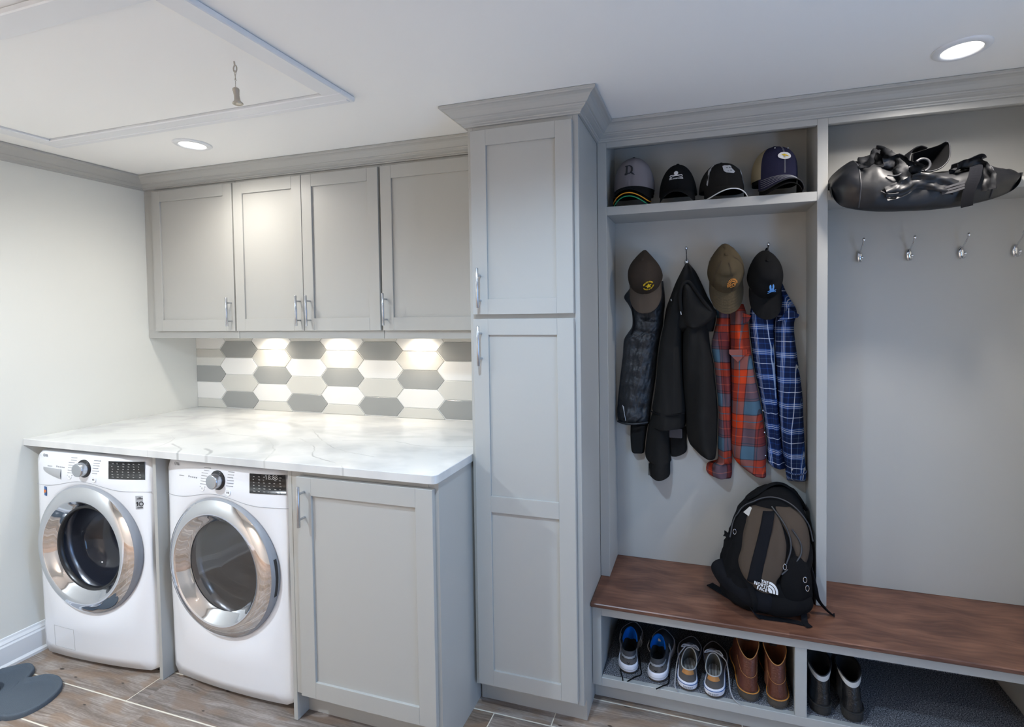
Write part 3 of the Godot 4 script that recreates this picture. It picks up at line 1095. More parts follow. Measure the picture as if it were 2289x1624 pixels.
func machine(called: String, at: Vector3, turn: float, washer: bool):
	var label := "white front-loading washing machine in the corner by the left wall, deep glass bowl door" if washer else "white front-loading dryer beside the grey base cabinet, flat dark glass door"
	var o := thing(called, label, "washing machine" if washer else "dryer", at, "", turn)
	var hw := 0.343
	var top := 0.968 if washer else 0.972
	var low := 0.020
	var cy := 0.548
	var cr := 0.277
	# front panel: from the door hole out to the rounded edge, then back along the sides
	var seg := 96
	var rings := []
	for k in 9:
		var ring := []
		for j in seg:
			var a := TAU * j / seg
			var c := Vector2(cos(a), sin(a))
			var hole := Vector2(0, cy) + c * cr
			# where the ray meets the front's outline
			var e := 1e9
			if absf(c.x) > 1e-6:
				e = minf(e, hw / absf(c.x))
			if c.y > 1e-6:
				e = minf(e, (top - cy) / c.y)
			elif c.y < -1e-6:
				e = minf(e, (low - cy) / c.y)
			var edge := Vector2(0, cy) + c * e
			# rounded corners of the outline
			for sx in [-1.0, 1.0]:
				for sy in [0.0, 1.0]:
					var cc := Vector2(sx * (hw - 0.02), top - 0.02 if sy > 0.5 else low + 0.02)
					var dv := edge - cc
					if dv.x * sx > 0 and (dv.y > 0) == (sy > 0.5):
						edge = cc + dv.normalized() * 0.02
			var t := clampf(k / 6.0, 0.0, 1.0)
			var p := hole.lerp(edge, t)
			var z := bulge(p.x, p.y)
			if k == 0:
				z -= 0.03
				p = Vector2(0, cy) + c * (cr - 0.004)
			elif k == 1:
				p = Vector2(0, cy) + c * (cr + 0.004)
				z = bulge(p.x, p.y) - 0.012
			elif k == 2:
				p = Vector2(0, cy) + c * minf(cr + 0.024, e * 0.97)
				z = bulge(p.x, p.y)
			elif k == 6:
				z = bulge(p.x * 0.97, p.y) - 0.002
			elif k == 7:
				p = edge
				z = -0.018
				p = p + (p - Vector2(0, 0.49)).normalized() * 0.001
			elif k == 8:
				p = edge
				z = -0.70
			if k == 6:
				p = Vector2(0, cy).lerp(edge, 0.965) if absf(edge.x) > hw - 0.03 else edge.lerp(Vector2(0, cy), 0.006)
			ring.append(Vector3(p.x, p.y, z))
		rings.append(ring)
	var st := new_st()
	loft(st, rings, false, true)
	obj("body", st, M.enamel, o)
	# seam between control panel and front: a shallow groove line, drawn as a thin dark strip let into the front
	var line := []
	for j in 41:
		var x := -0.338 + 0.676 * j / 40.0
		var y := 0.812 + 0.040 * exp(-pow((x + 0.01) / 0.16, 2.0)) + (0.006 if x > 0.15 else 0.0) * smoothstep(0.15, 0.3, x)
		line.append(Vector3(x, y, bulge(x, y) + 0.0001))
	st = new_st()
	tube(st, line, 0.0011, 6)
	obj("seam", st, M.grey_plastic, o)
	# drum seen through the door
	st = new_st()
	lathe(st, [Vector2(0.0005, -0.42), Vector2(0.20, -0.42), Vector2(0.225, -0.40), Vector2(0.235, -0.06), Vector2(0.20, -0.035), Vector2(0.278, -0.03)], Vector3(0, cy, 0), Basis(Vector3.RIGHT, PI / 2), 48)
	obj("drum", st, M.drum_steel, o)
	# door: chrome ring, inner cone, glass
	var zb := Basis(Vector3.RIGHT, PI / 2)     # lathe height runs outwards
	var dr := new_st()
	lathe(dr, [Vector2(0.262, -0.016), Vector2(0.283, -0.014), Vector2(0.2885, 0.014), Vector2(0.289, 0.032), Vector2(0.281, 0.042)], Vector3(0, cy, 0.000), zb, 72)
	var door := obj("door", dr, M.grey_plastic, o)
	st = new_st()
	lathe(st, [Vector2(0.281, 0.042), Vector2(0.270, 0.050), Vector2(0.255, 0.057), Vector2(0.240, 0.061), Vector2(0.228, 0.062), Vector2(0.223, 0.059)], Vector3(0, cy, 0.000), zb, 72)
	obj("chrome_ring", st, M.chrome, door)
	st = new_st()
	lathe(st, [Vector2(0.223, 0.059), Vector2(0.214, 0.050), Vector2(0.200, 0.036), Vector2(0.190, 0.028), Vector2(0.186, 0.022)], Vector3(0, cy, 0.000), zb, 72, 1)
	obj("inner_ring", st, M.chrome, door)
	st = new_st()
	if washer:
		lathe(st, [Vector2(0.187, 0.026), Vector2(0.178, -0.010), Vector2(0.168, -0.050), Vector2(0.155, -0.085), Vector2(0.12, -0.110), Vector2(0.06, -0.120), Vector2(0.0005, -0.122)], Vector3(0, cy, 0.000), zb, 64)
		obj("glass_bowl", st, M.smoked_glass, door)
		st = new_st()
		lathe(st, [Vector2(0.190, 0.026), Vector2(0.187, 0.029), Vector2(0.181, 0.026), Vector2(0.178, 0.010)], Vector3(0, cy, 0.000), zb, 64)
		obj("gasket", st, M.dark_plastic, door)
	else:
		lathe(st, [Vector2(0.188, 0.024), Vector2(0.12, 0.030), Vector2(0.0005, 0.033)], Vector3(0, cy, -0.004), zb, 64)
		obj("glass", st, M.dryer_glass, door)
		# a hand grip let into the ring's right side
		st = new_st()
		var grip := []
		for k in 9:
			var a := deg_to_rad(-16.0 + 30.0 * k / 8.0)
			grip.append(Vector3(0.287 * cos(a), cy + 0.287 * sin(a), 0.024))
		strap(st, grip, 0.012, 0.006, Vector3(0, 0, 1))
		obj("grip", st, M.dark_plastic, door)
	# control panel: knob, display, buttons, print
	var kx := 0.004
	var ky := 0.911
	st = new_st()
	var kz := bulge(kx, ky)
	lathe(st, [Vector2(0.040, -0.004), Vector2(0.040, 0.002), Vector2(0.038, 0.004), Vector2(0.030, 0.004)], Vector3(kx, ky, kz), zb, 40)
	var knob := obj("knob", st, M.dark_plastic, o)
	st = new_st()
	lathe(st, [Vector2(0.0310, 0.001), Vector2(0.0300, 0.020), Vector2(0.0290, 0.0275), Vector2(0.0275, 0.0295), Vector2(0.0250, 0.0300), Vector2(0.0005, 0.0300)], Vector3(kx, ky, kz), zb, 40)
	var cap := obj("knob_cap", st, M.brushed_steel, knob)
	cap.set_meta("label", "brushed metal knob cap")
	# display on the front's slant
	var sx0 := 0.140 if washer else 0.168
	var sx1 := 0.313 if washer else 0.348 - 0.020
	var sy0 := 0.873
	var sy1 := 0.951
	st = new_st()
	var rows := []
	for i in 2:
		var r := []
		for j in 7:
			var x := lerpf(sx0, sx1, j / 6.0)
			var y := lerpf(sy1, sy0, float(i))
			r.append(Vector3(x, y, bulge(x, y) + 0.0015))
		rows.append(r)
	grid(st, rows, [], true)
	for e in [[0, 0.002], [1, -0.002]]:
		var rr := []
		for j in 7:
			var p: Vector3 = rows[e[0]][j]
			rr.append(p - Vector3(0, 0, 0.003))
		grid(st, [rows[e[0]], rr], [], e[0] == 0)
	var disp := obj("display", st, M.screen, o)
	# rows of small print on the display
	st = new_st()
	for c in 6:
		for r in 6:
			if c in [3] and r < 2 and not washer:
				continue
			var x := lerpf(sx0 + 0.010, sx1 - 0.034, c / 5.0)
			var y := lerpf(sy1 - 0.012, sy0 + 0.008, r / 5.0)
			var w := 0.010 + 0.010 * rng.randf()
			var z := bulge(x + w / 2, y) + 0.0017
			box(st, Vector3(x, y, z - 0.0005), Vector3(x + w, y + 0.0022, z), 0.0)
	obj("display_print", st, M.screen_print, disp).set_meta("kind", "stuff")
	if not washer:
		var dx := 0.268
		lettering("digits", "18:88", 0.017, M.screen_print, disp, Transform3D(Basis(Vector3.UP, 0.20), Vector3(dx, 0.940, bulge(dx, 0.94) + 0.0022)))
	# two round buttons
	for b in [[-0.082, 0.869, 0.011, 0.0], [0.060, 0.866, 0.014, 1.0]]:
		st = new_st()
		var bz := bulge(b[0], b[1])
		lathe(st, [Vector2(b[2], -0.001), Vector2(b[2], 0.0018), Vector2(b[2] - 0.0015, 0.0028), Vector2(b[2] - 0.003, 0.0022), Vector2(0.0004, 0.0022)], Vector3(b[0], b[1], bz), zb, 28)
		var bt := obj("button", st, M.white_trim, o)
		st = new_st()
		if b[3] > 0.5:
			prism(st, [Vector2(-0.005, -0.0035), Vector2(-0.0005, 0), Vector2(-0.005, 0.0035)], 0.0, 0.0006, Transform3D(Basis.IDENTITY, Vector3(b[0], b[1], bz + 0.0022)))
			for k in [0.0018, 0.0042]:
				box(st, Vector3(b[0] + k, b[1] - 0.0035, bz + 0.0022), Vector3(b[0] + k + 0.0012, b[1] + 0.0035, bz + 0.0028), 0.0)
			obj("symbol", st, M.black_print, bt)
		else:
			var arc := []
			for k in 12:
				var a := deg_to_rad(125 + 290.0 * k / 11.0)
				arc.append(Vector3(b[0] + 0.0038 * cos(a), b[1] + 0.0038 * sin(a), bz + 0.0025))
			tube(st, arc, 0.0004, 4)
			box(st, Vector3(b[0] - 0.0004, b[1] + 0.001, bz + 0.002), Vector3(b[0] + 0.0004, b[1] + 0.0048, bz + 0.0028), 0.0)
			obj("symbol", st, M.grey_print, bt)
	# programme names round the knob
	st = new_st()
	for k in 8:
		var y := 0.955 - 0.0115 * k
		var x := kx - 0.088 - 0.002 * k
		var w := 0.028 + 0.012 * rng.randf()
		if k < 2:
			x += 0.012
		box(st, Vector3(x, y, bulge(x, y) - 0.001), Vector3(x + w, y + 0.0024, bulge(x + w / 2, y) + 0.0005), 0.0)
		if k < 6:
			y -= 0.006
			x = kx + 0.056 - 0.002 * k
			w = 0.026 + 0.012 * rng.randf()
			box(st, Vector3(x, y, bulge(x + w, y) - 0.0005), Vector3(x + w, y + 0.0024, bulge(x, y) + 0.0005), 0.0)
	obj("programme_print", st, M.grey_print, o).set_meta("kind", "stuff")
	# maker's sign at the top left: a disc with a face, then two letters
	var sgn := new_st()
	lathe(sgn, [Vector2(0.0072, 0.0), Vector2(0.0072, 0.0012), Vector2(0.0058, 0.0012), Vector2(0.0058, 0.0003)], Vector3(-0.262, 0.953, bulge(-0.262, 0.953)), zb, 20)
	box(sgn, Vector3(-0.2625, 0.950, bulge(-0.262, 0.953)), Vector3(-0.2612, 0.9565, bulge(-0.262, 0.953) + 0.0012), 0.0)
	box(sgn, Vector3(-0.2625, 0.9495, bulge(-0.262, 0.953)), Vector3(-0.2580, 0.9508, bulge(-0.262, 0.953) + 0.0012), 0.0)
	obj("logo", sgn, M.grey_print, o)
	lettering("letters", "LG", 0.012, M.grey_print, o, Transform3D(Basis(Vector3.UP, -0.22), Vector3(-0.243, 0.953, bulge(-0.243, 0.953) + 0.0008)), "Droid Sans", true)
	# small emblem row, lower left of the control panel
	st = new_st()
	for k in 5:
		var x := -0.172 + 0.012 * k
		box(st, Vector3(x, 0.906, bulge(x, 0.906) - 0.001), Vector3(x + 0.007, 0.913 if k == 0 else 0.911, bulge(x, 0.906) + 0.0008), 0.0)
	box(st, Vector3(-0.232, 0.906, bulge(-0.232, 0.906) - 0.001), Vector3(-0.186, 0.9085, bulge(-0.21, 0.906) + 0.0008), 0.0)
	obj("emblem_print", st, M.grey_print, o).set_meta("kind", "stuff")
	# side and back feet
	for p in [[-0.30, -0.05], [0.30, -0.05], [-0.30, -0.62], [0.30, -0.62]]:
		st = new_st()
		lathe(st, [Vector2(0.0005, 0.0), Vector2(0.022, 0.0), Vector2(0.022, 0.010), Vector2(0.010, 0.012), Vector2(0.010, 0.03)], Vector3(p[0], 0.0, p[1]), Basis.IDENTITY, 16)
		obj("foot", st, M.dark_plastic, o)
	if washer:
		# detergent drawer with its hollow grip
		st = new_st()
		var g := []
		for i in 6:
			var r := []
			for j in 9:
				var u := j / 8.0
				var x := lerpf(-0.272, -0.138, u)
				var y := 0.8985 - 0.046 * (i / 5.0) * (0.25 + 0.75 * pow(u, 0.6))
				r.append(Vector3(x, y, bulge(x, y) + 0.0008 + 0.004 * sin(PI * i / 5.0) * u))
			g.append(r)
		grid(st, g, [], true)
		var dw := obj("drawer_grip", st, M.badge, o)
		dw.set_meta("label", "pale grey grip of the detergent drawer")
		# service flap low on the left
		st = new_st()
		for e in [[-0.250, 0.160, -0.118, 0.160], [-0.250, 0.062, -0.118, 0.062], [-0.250, 0.062, -0.250, 0.160], [-0.118, 0.062, -0.118, 0.160]]:
			var path := []
			for k in 9:
				var x := lerpf(e[0], e[2], k / 8.0)
				var y := lerpf(e[1], e[3], k / 8.0)
				path.append(Vector3(x, y, bulge(x, y)))
			tube(st, path, 0.0009, 5)
		obj("flap_seam", st, M.badge, o)
		# warranty badge and energy sticker
		st = new_st()
		var bx := 0.288
		var bz := bulge(bx, 0.773)
		var bb := Transform3D(Basis(Vector3.UP, 0.30), Vector3(bx, 0.773, bz + 0.0006))
		prism(st, [Vector2(-0.018, -0.029), Vector2(0.018, -0.029), Vector2(0.018, 0.029), Vector2(-0.018, 0.029)], -0.001, 0.0006, bb)
		var bd := obj("warranty_badge", st, M.badge, o)
		lettering("number", "1", 0.019, M.black_print, bd, bb * Transform3D(Basis.IDENTITY, Vector3(-0.011, -0.006, 0.0010)), "Droid Sans", true)
		st = new_st()
		lathe(st, [Vector2(0.0102, 0.0), Vector2(0.0102, 0.0009), Vector2(0.0072, 0.0009), Vector2(0.0072, 0.0)], bb * Vector3(0.005, -0.006, 0.0006), bb.basis * zb, 24, 1, true)
		for k in [[0.020, 0.010], [0.0155, 0.024], [-0.024, 0.022]]:
			prism(st, [Vector2(-k[1] / 2, k[0]), Vector2(k[1] / 2, k[0]), Vector2(k[1] / 2, k[0] + 0.0028), Vector2(-k[1] / 2, k[0] + 0.0028)], 0.0, 0.0009, bb * Transform3D(Basis.IDENTITY, Vector3(0, 0, 0.0006)))
		obj("badge_print", st, M.black_print, bd)
		var sx := -0.262
		var sb := Transform3D(Basis(Vector3.UP, -0.28), Vector3(sx, 0.788, bulge(sx, 0.788) + 0.0008))
		st = new_st()
		prism(st, [Vector2(-0.016, -0.021), Vector2(0.016, -0.021), Vector2(0.016, 0.021), Vector2(-0.016, 0.021)], -0.001, 0.0, sb)
		var sk := obj("sticker", st, M.blue_print, o)
		sk.set_meta("label", "small blue and orange sticker")
		st = new_st()
		prism(st, [Vector2(-0.0155, -0.013), Vector2(0.0155, -0.003), Vector2(0.0155, 0.006), Vector2(-0.0155, 0.006)], 0.0, 0.0004, sb)
		obj("orange_field", st, M.orange_print, sk)

# ============================ locker, bench, hooks ================================
func locker():
	var o := thing("hall_locker", "open grey locker unit with two tall bays, upper shelves and a divider", "locker")
	var kz := 0.0286
	var top := HC - 0.003
	var xs := [2.649, 3.459, 3.496, 4.335]
	var st := new_st()
	for b in [[xs[0], xs[1]], [xs[2], xs[3]]]:
		st = new_st()
		box(st, Vector3(b[0] - 0.004, BENCH + 0.001, 0.001), Vector3(b[1] + 0.004, top, kz), 0.0)
		obj("back_panel", st, M.cabinet_paint, o)
		st = new_st()
		box(st, Vector3(b[0], 1.988, kz), Vector3(b[1], SHELF, LZ - 0.0005), 0.0012)
		obj("shelf", st, M.cabinet_paint, o)
	st = new_st()
	box(st, Vector3(2.6095, BENCH + 0.001, kz), Vector3(xs[0], top, LZ), 0.0012)
	obj("side_panel", st, M.cabinet_paint, o)
	st = new_st()
	box(st, Vector3(xs[1], BENCH + 0.001, kz), Vector3(xs[2], top, LZ), 0.0015)
	obj("divider", st, M.cabinet_paint, o)
	st = new_st()
	box(st, Vector3(xs[3], BENCH + 0.001, kz), Vector3(ROOM_X - 0.002, top, LZ), 0.0012)
	obj("side_panel", st, M.cabinet_paint, o)
	for b in [[xs[0], xs[1]], [xs[2], xs[3]]]:
		st = new_st()
		box(st, Vector3(b[0], 2.273, LZ - 0.020), Vector3(b[1], top, LZ), 0.0012)
		box(st, Vector3(b[0], 2.330, kz), Vector3(b[1], top, LZ - 0.020), 0.0)
		obj("top_rail", st, M.cabinet_paint, o)

func bench():
	var o := thing("bench_seat", "dark brown stained wooden bench seat along the open lockers", "bench seat")
	var st := new_st()
	box(st, Vector3(2.6095, 0.4095, 0.001), Vector3(ROOM_X - 0.002, BENCH, 0.449), 0.003)
	obj("seat_board", st, M.walnut, o)
	o = thing("shoe_bench", "grey bench base with open shoe cubbies lined in dark carpet", "bench")
	var z := 0.416
	st = new_st()
	var xo := [2.646, 3.356, 3.3955, 4.142]
	box(st, Vector3(2.6095, 0.075, z - 0.022), Vector3(xo[0], 0.4085, z), 0.0012)
	box(st, Vector3(xo[1], 0.1095, z - 0.022), Vector3(xo[2], 0.361, z), 0.0012)
	box(st, Vector3(xo[3], 0.1095, z - 0.022), Vector3(ROOM_X - 0.002, 0.361, z), 0.0012)
	box(st, Vector3(xo[0], 0.361, z - 0.022), Vector3(ROOM_X - 0.002, 0.4085, z), 0.0012)
	box(st, Vector3(xo[0], 0.075, z - 0.022), Vector3(ROOM_X - 0.002, 0.1095, z), 0.0015)
	obj("face_frame", st, M.cabinet_paint, o)
	st = new_st()
	box(st, Vector3(2.6095, 0.075, 0.001), Vector3(xo[0], 0.4085, z - 0.022), 0.0)
	box(st, Vector3(xo[1] + 0.008, 0.095, 0.02), Vector3(xo[2] - 0.008, 0.4085, z - 0.022), 0.0)
	box(st, Vector3(xo[3], 0.095, 0.02), Vector3(xo[3] + 0.02, 0.4085, z - 0.022), 0.0)
	box(st, Vector3(xo[0], 0.075, 0.001), Vector3(ROOM_X - 0.002, 0.095, z - 0.022), 0.0)
	box(st, Vector3(xo[0], 0.095, 0.001), Vector3(ROOM_X - 0.002, 0.4085, 0.02), 0.0)
	obj("body", st, M.cabinet_inside, o)
	for b in [[xo[0], xo[1] + 0.008], [xo[2] - 0.008, xo[3]]]:
		st = new_st()
		box(st, Vector3(b[0] + 0.001, 0.0955, 0.021), Vector3(b[1] - 0.001, CUBBY, z - 0.0225), 0.001)
		box(st, Vector3(b[0] + 0.001, CUBBY, 0.021), Vector3(b[1] - 0.001, 0.407, 0.027), 0.001)
		obj("carpet_lining", st, M.carpet, o)
	st = new_st()
	box(st, Vector3(2.6095, 0.0, 0.356), Vector3(ROOM_X - 0.002, 0.0745, 0.374), 0.0)
	obj("toe_kick", st, M.cabinet_paint, o)

func hooks():
	var xs := [2.972, 3.304, 3.655, 3.829, 4.004, 4.176]
	var names := ["chrome coat hook holding the black hoodie by its hood", "chrome coat hook above the black cap and blue plaid shirt", "first chrome coat hook right of the locker divider, empty", "second chrome coat hook right of the divider, empty", "third chrome coat hook right of the divider, empty", "fourth chrome coat hook right of the divider, at the picture's edge"]
	var kz := 0.0286
	var first: Node3D = null
	for k in xs.size():
		var at := Vector3(xs[k], 1.79, kz + 0.0002)
		if first == null:
			first = thing("coat_hook", names[k], "coat hook", at, "chrome coat hooks")
			var st := new_st()
			ball(st, Vector3(0, 0, 0.0068), Vector3(0.0105, 0.0235, 0.0065), 20)
			obj("plate", st, M.chrome, first)
			st = new_st()
			var p := smooth_path([Vector3(0, 0.006, 0.006), Vector3(0, 0.022, 0.022), Vector3(0, 0.040, 0.045), Vector3(0, 0.056, 0.060)], 5)
			tube(st, p, 0.0028, 10)
			ball(st, Vector3(0, 0.061, 0.064), Vector3(0.0062, 0.0085, 0.0065), 16)
			obj("upper_prong", st, M.chrome, first)
			st = new_st()
			p = smooth_path([Vector3(0, -0.006, 0.006), Vector3(0, -0.020, 0.016), Vector3(0, -0.022, 0.030), Vector3(0, -0.010, 0.038)], 5)
			tube(st, p, 0.0030, 10)
			ball(st, Vector3(0, -0.006, 0.039), Vector3(0.0058, 0.0062, 0.0058), 16)
			obj("lower_prong", st, M.chrome, first)
		else:
			var c: Node3D = first.duplicate()
			c.name = numbered("coat_hook")
			add_child(c)
			c.position = at
			tag(c, names[k], "coat hook", "chrome coat hooks")

# ============================ caps ================================================
# lays a flat mesh (u, v across a plane, w off it) onto a surface
func bend(st: SurfaceTool, fn: Callable) -> SurfaceTool:
	st.generate_normals()
	var arr := st.commit_to_arrays()
	var v: PackedVector3Array = arr[Mesh.ARRAY_VERTEX]
	var ix = arr[Mesh.ARRAY_INDEX]
	var out := new_st()
	out.set_smooth_group(-1)
	if ix != null and ix.size() > 0:
		for i in ix:
			out.set_uv(Vector2(v[i].x, v[i].y))
			out.add_vertex(fn.call(v[i]))
	else:
		for p in v:
			out.set_uv(Vector2(p.x, p.y))
			out.add_vertex(fn.call(p))
	return out

func add_text(st: SurfaceTool, s: String, height: float, at: Transform3D, font := "Droid Sans", bold := true):
	var tm := TextMesh.new()
	var fo := SystemFont.new()
	fo.font_names = PackedStringArray([font])
	if bold:
		fo.font_weight = 700
	tm.font = fo
	tm.text = s
	tm.font_size = 32
	tm.pixel_size = height / 24.0
	tm.depth = 0.001
	tm.curve_step = 4.0
	var arr := tm.get_mesh_arrays()
	var v: PackedVector3Array = arr[Mesh.ARRAY_VERTEX]
	st.set_smooth_group(-1)
	if arr[Mesh.ARRAY_INDEX] != null and arr[Mesh.ARRAY_INDEX].size() > 0:
		for i in arr[Mesh.ARRAY_INDEX]:
			st.set_uv(Vector2.ZERO)
			st.add_vertex(at * v[i])
	else:
		for p in v:
			st.set_uv(Vector2.ZERO)
			st.add_vertex(at * p)

func add_arc_text(st: SurfaceTool, s: String, height: float, radius: float, a0: float, a1: float, below := false):
	for k in s.length():
		if s[k] == " ":
			continue
		var a := deg_to_rad(lerpf(a0, a1, float(k) / (s.length() - 1)))
		var turn := a + PI / 2 if below else a - PI / 2
		add_text(st, s[k], height, Transform3D(Basis(Vector3(0, 0, 1), turn), Vector3(radius * cos(a), radius * sin(a), 0.0)))

func cap_pt(o: Dictionary, th: float, s: float) -> Vector3:
	var c := cos(th)
	var front := maxf(c, 0.0)
	var r := pow(maxf(1.0 - pow(s, lerpf(o.pw, o.pw + 1.0, front)), 0.0), 0.5)
	for k in 6:
		var d := absf(wrapf(th - (PI / 3.0) * k - o.get("seam", 0.0), -PI, PI))
		r *= 1.0 - 0.022 * exp(-pow(d / 0.05, 2.0)) * sqrt(maxf(1.0 - s, 0.0) + 0.02)
	var x: float = o.rx * sin(th) * r
	var z: float = o.rz * c * r
	if c < 0.0:
		x *= 1.0 - o.pinch * pow(-c, 1.4) * (1.0 - 0.5 * s)
		z *= 1.0 + o.get("back", 0.0) * pow(-c, 2.0) * (1.0 - s)
	var y: float = o.h * s - (1.0 - s) * o.curve * pow(sin(th), 2.0)
	var dent: float = o.get("dent", 0.0)
	if dent > 0.0:
		var q := exp(-pow((s - 0.62) / 0.12, 2.0)) * front
		z -= dent * q
	return Vector3(x, y, z)

func cap_on(o: Dictionary, th0: float, s0: float) -> Callable:
	return func(p: Vector3) -> Vector3:
		var th: float = th0 + p.x / float(o.rx)
		var s: float = clampf(s0 + p.y / (float(o.h) * 1.12), 0.0, 0.985)
		var a := cap_pt(o, th, s)
		var n := (cap_pt(o, th + 0.03, s) - cap_pt(o, th - 0.03, s)).cross(cap_pt(o, th, s + 0.01) - cap_pt(o, th, s - 0.01)).normalized()
		return a + n * (p.z + 0.0030)

func brim_pt(o: Dictionary, u: float, t: float) -> Vector3:
	var th := u * deg_to_rad(66.0)
	var b := cap_pt(o, th, 0.0)
	var reach: float = o.brim * pow(maxf(cos(u * PI / 2), 0.0), 0.6)
	var dir := Vector3(sin(th) * 0.25, 0, 1.0).normalized()
	var p := b + dir * reach * t
	p.y -= t * (o.slope * reach + o.bend * pow(p.x / o.rx, 2.0))
	return p

func make_cap(o: Dictionary, label: String, group: String) -> Node3D:
	var cp := thing("baseball_cap", label, "cap", Vector3.ZERO, group)
	var rows := []
	for i in 19:
		var s := sin(PI / 2 * i / 18.0)
		var r := []
		for j in 73:
			r.append(cap_pt(o, TAU * j / 72.0, s))
		rows.append(r)
	var st := new_st()
	if o.has("back_mat"):
		var fr := []
		var bk := []
		for r in rows:
			var a := []
			var b := []
			for j in range(-12, 13):
				a.append(r[posmod(j, 72)])
			for j in range(12, 61):
				b.append(r[j])
			fr.append(a)
			bk.append(b)
		grid(st, fr)
		obj("crown", st, M[o.mat], cp)
		st = new_st()
		grid(st, bk)
		obj("back_panels", st, M[o.back_mat], cp)
	else:
		grid(st, rows)
		obj("crown", st, M[o.mat], cp)
	# brim: upper and lower sheet
	var up := []
	var dn := []
	for i in 9:
		var a := []
		var b := []
		for j in 33:
			var p := brim_pt(o, -1.0 + 2.0 * j / 32.0, i / 8.0)
			a.append(p)
			b.append(p - Vector3(0, 0.0028, 0))
		up.append(a)
		dn.append(b)
	st = new_st()
	grid(st, up, [], false)
	grid(st, dn, [], true)
	grid(st, [up[-1], dn[-1]], [], false, 5)
	var br := obj("brim", st, M[o.get("brim_mat", o.mat)], cp)
	if o.has("edge"):
		var path := []
		for p in up[-1]:
			path.append(p - Vector3(0, 0.0012, 0))
		st = new_st()
		tube(st, path, 0.0022, 6)
		obj("edge_trim", st, M[o.edge], br)
	st = new_st()
	ball(st, Vector3(0, o.h + 0.001, 0), Vector3(0.008, 0.005, 0.008), 12)
	obj("button", st, M[o.get("button", o.mat)], cp)
	return cp

func lowest(o: Node3D) -> float:
	var y := 1e9
	for c in o.find_children("*", "MeshInstance3D", true, false):
		var t := Transform3D.IDENTITY
		var k: Node3D = c
		while k != self:
			t = k.transform * t
			k = k.get_parent()
		for n in c.mesh.get_surface_count():
			for v in c.mesh.surface_get_arrays(n)[Mesh.ARRAY_VERTEX]:
				y = minf(y, (t * v).y)
	return y

func settle(o: Node3D, y: float):
	o.position.y += y - lowest(o)

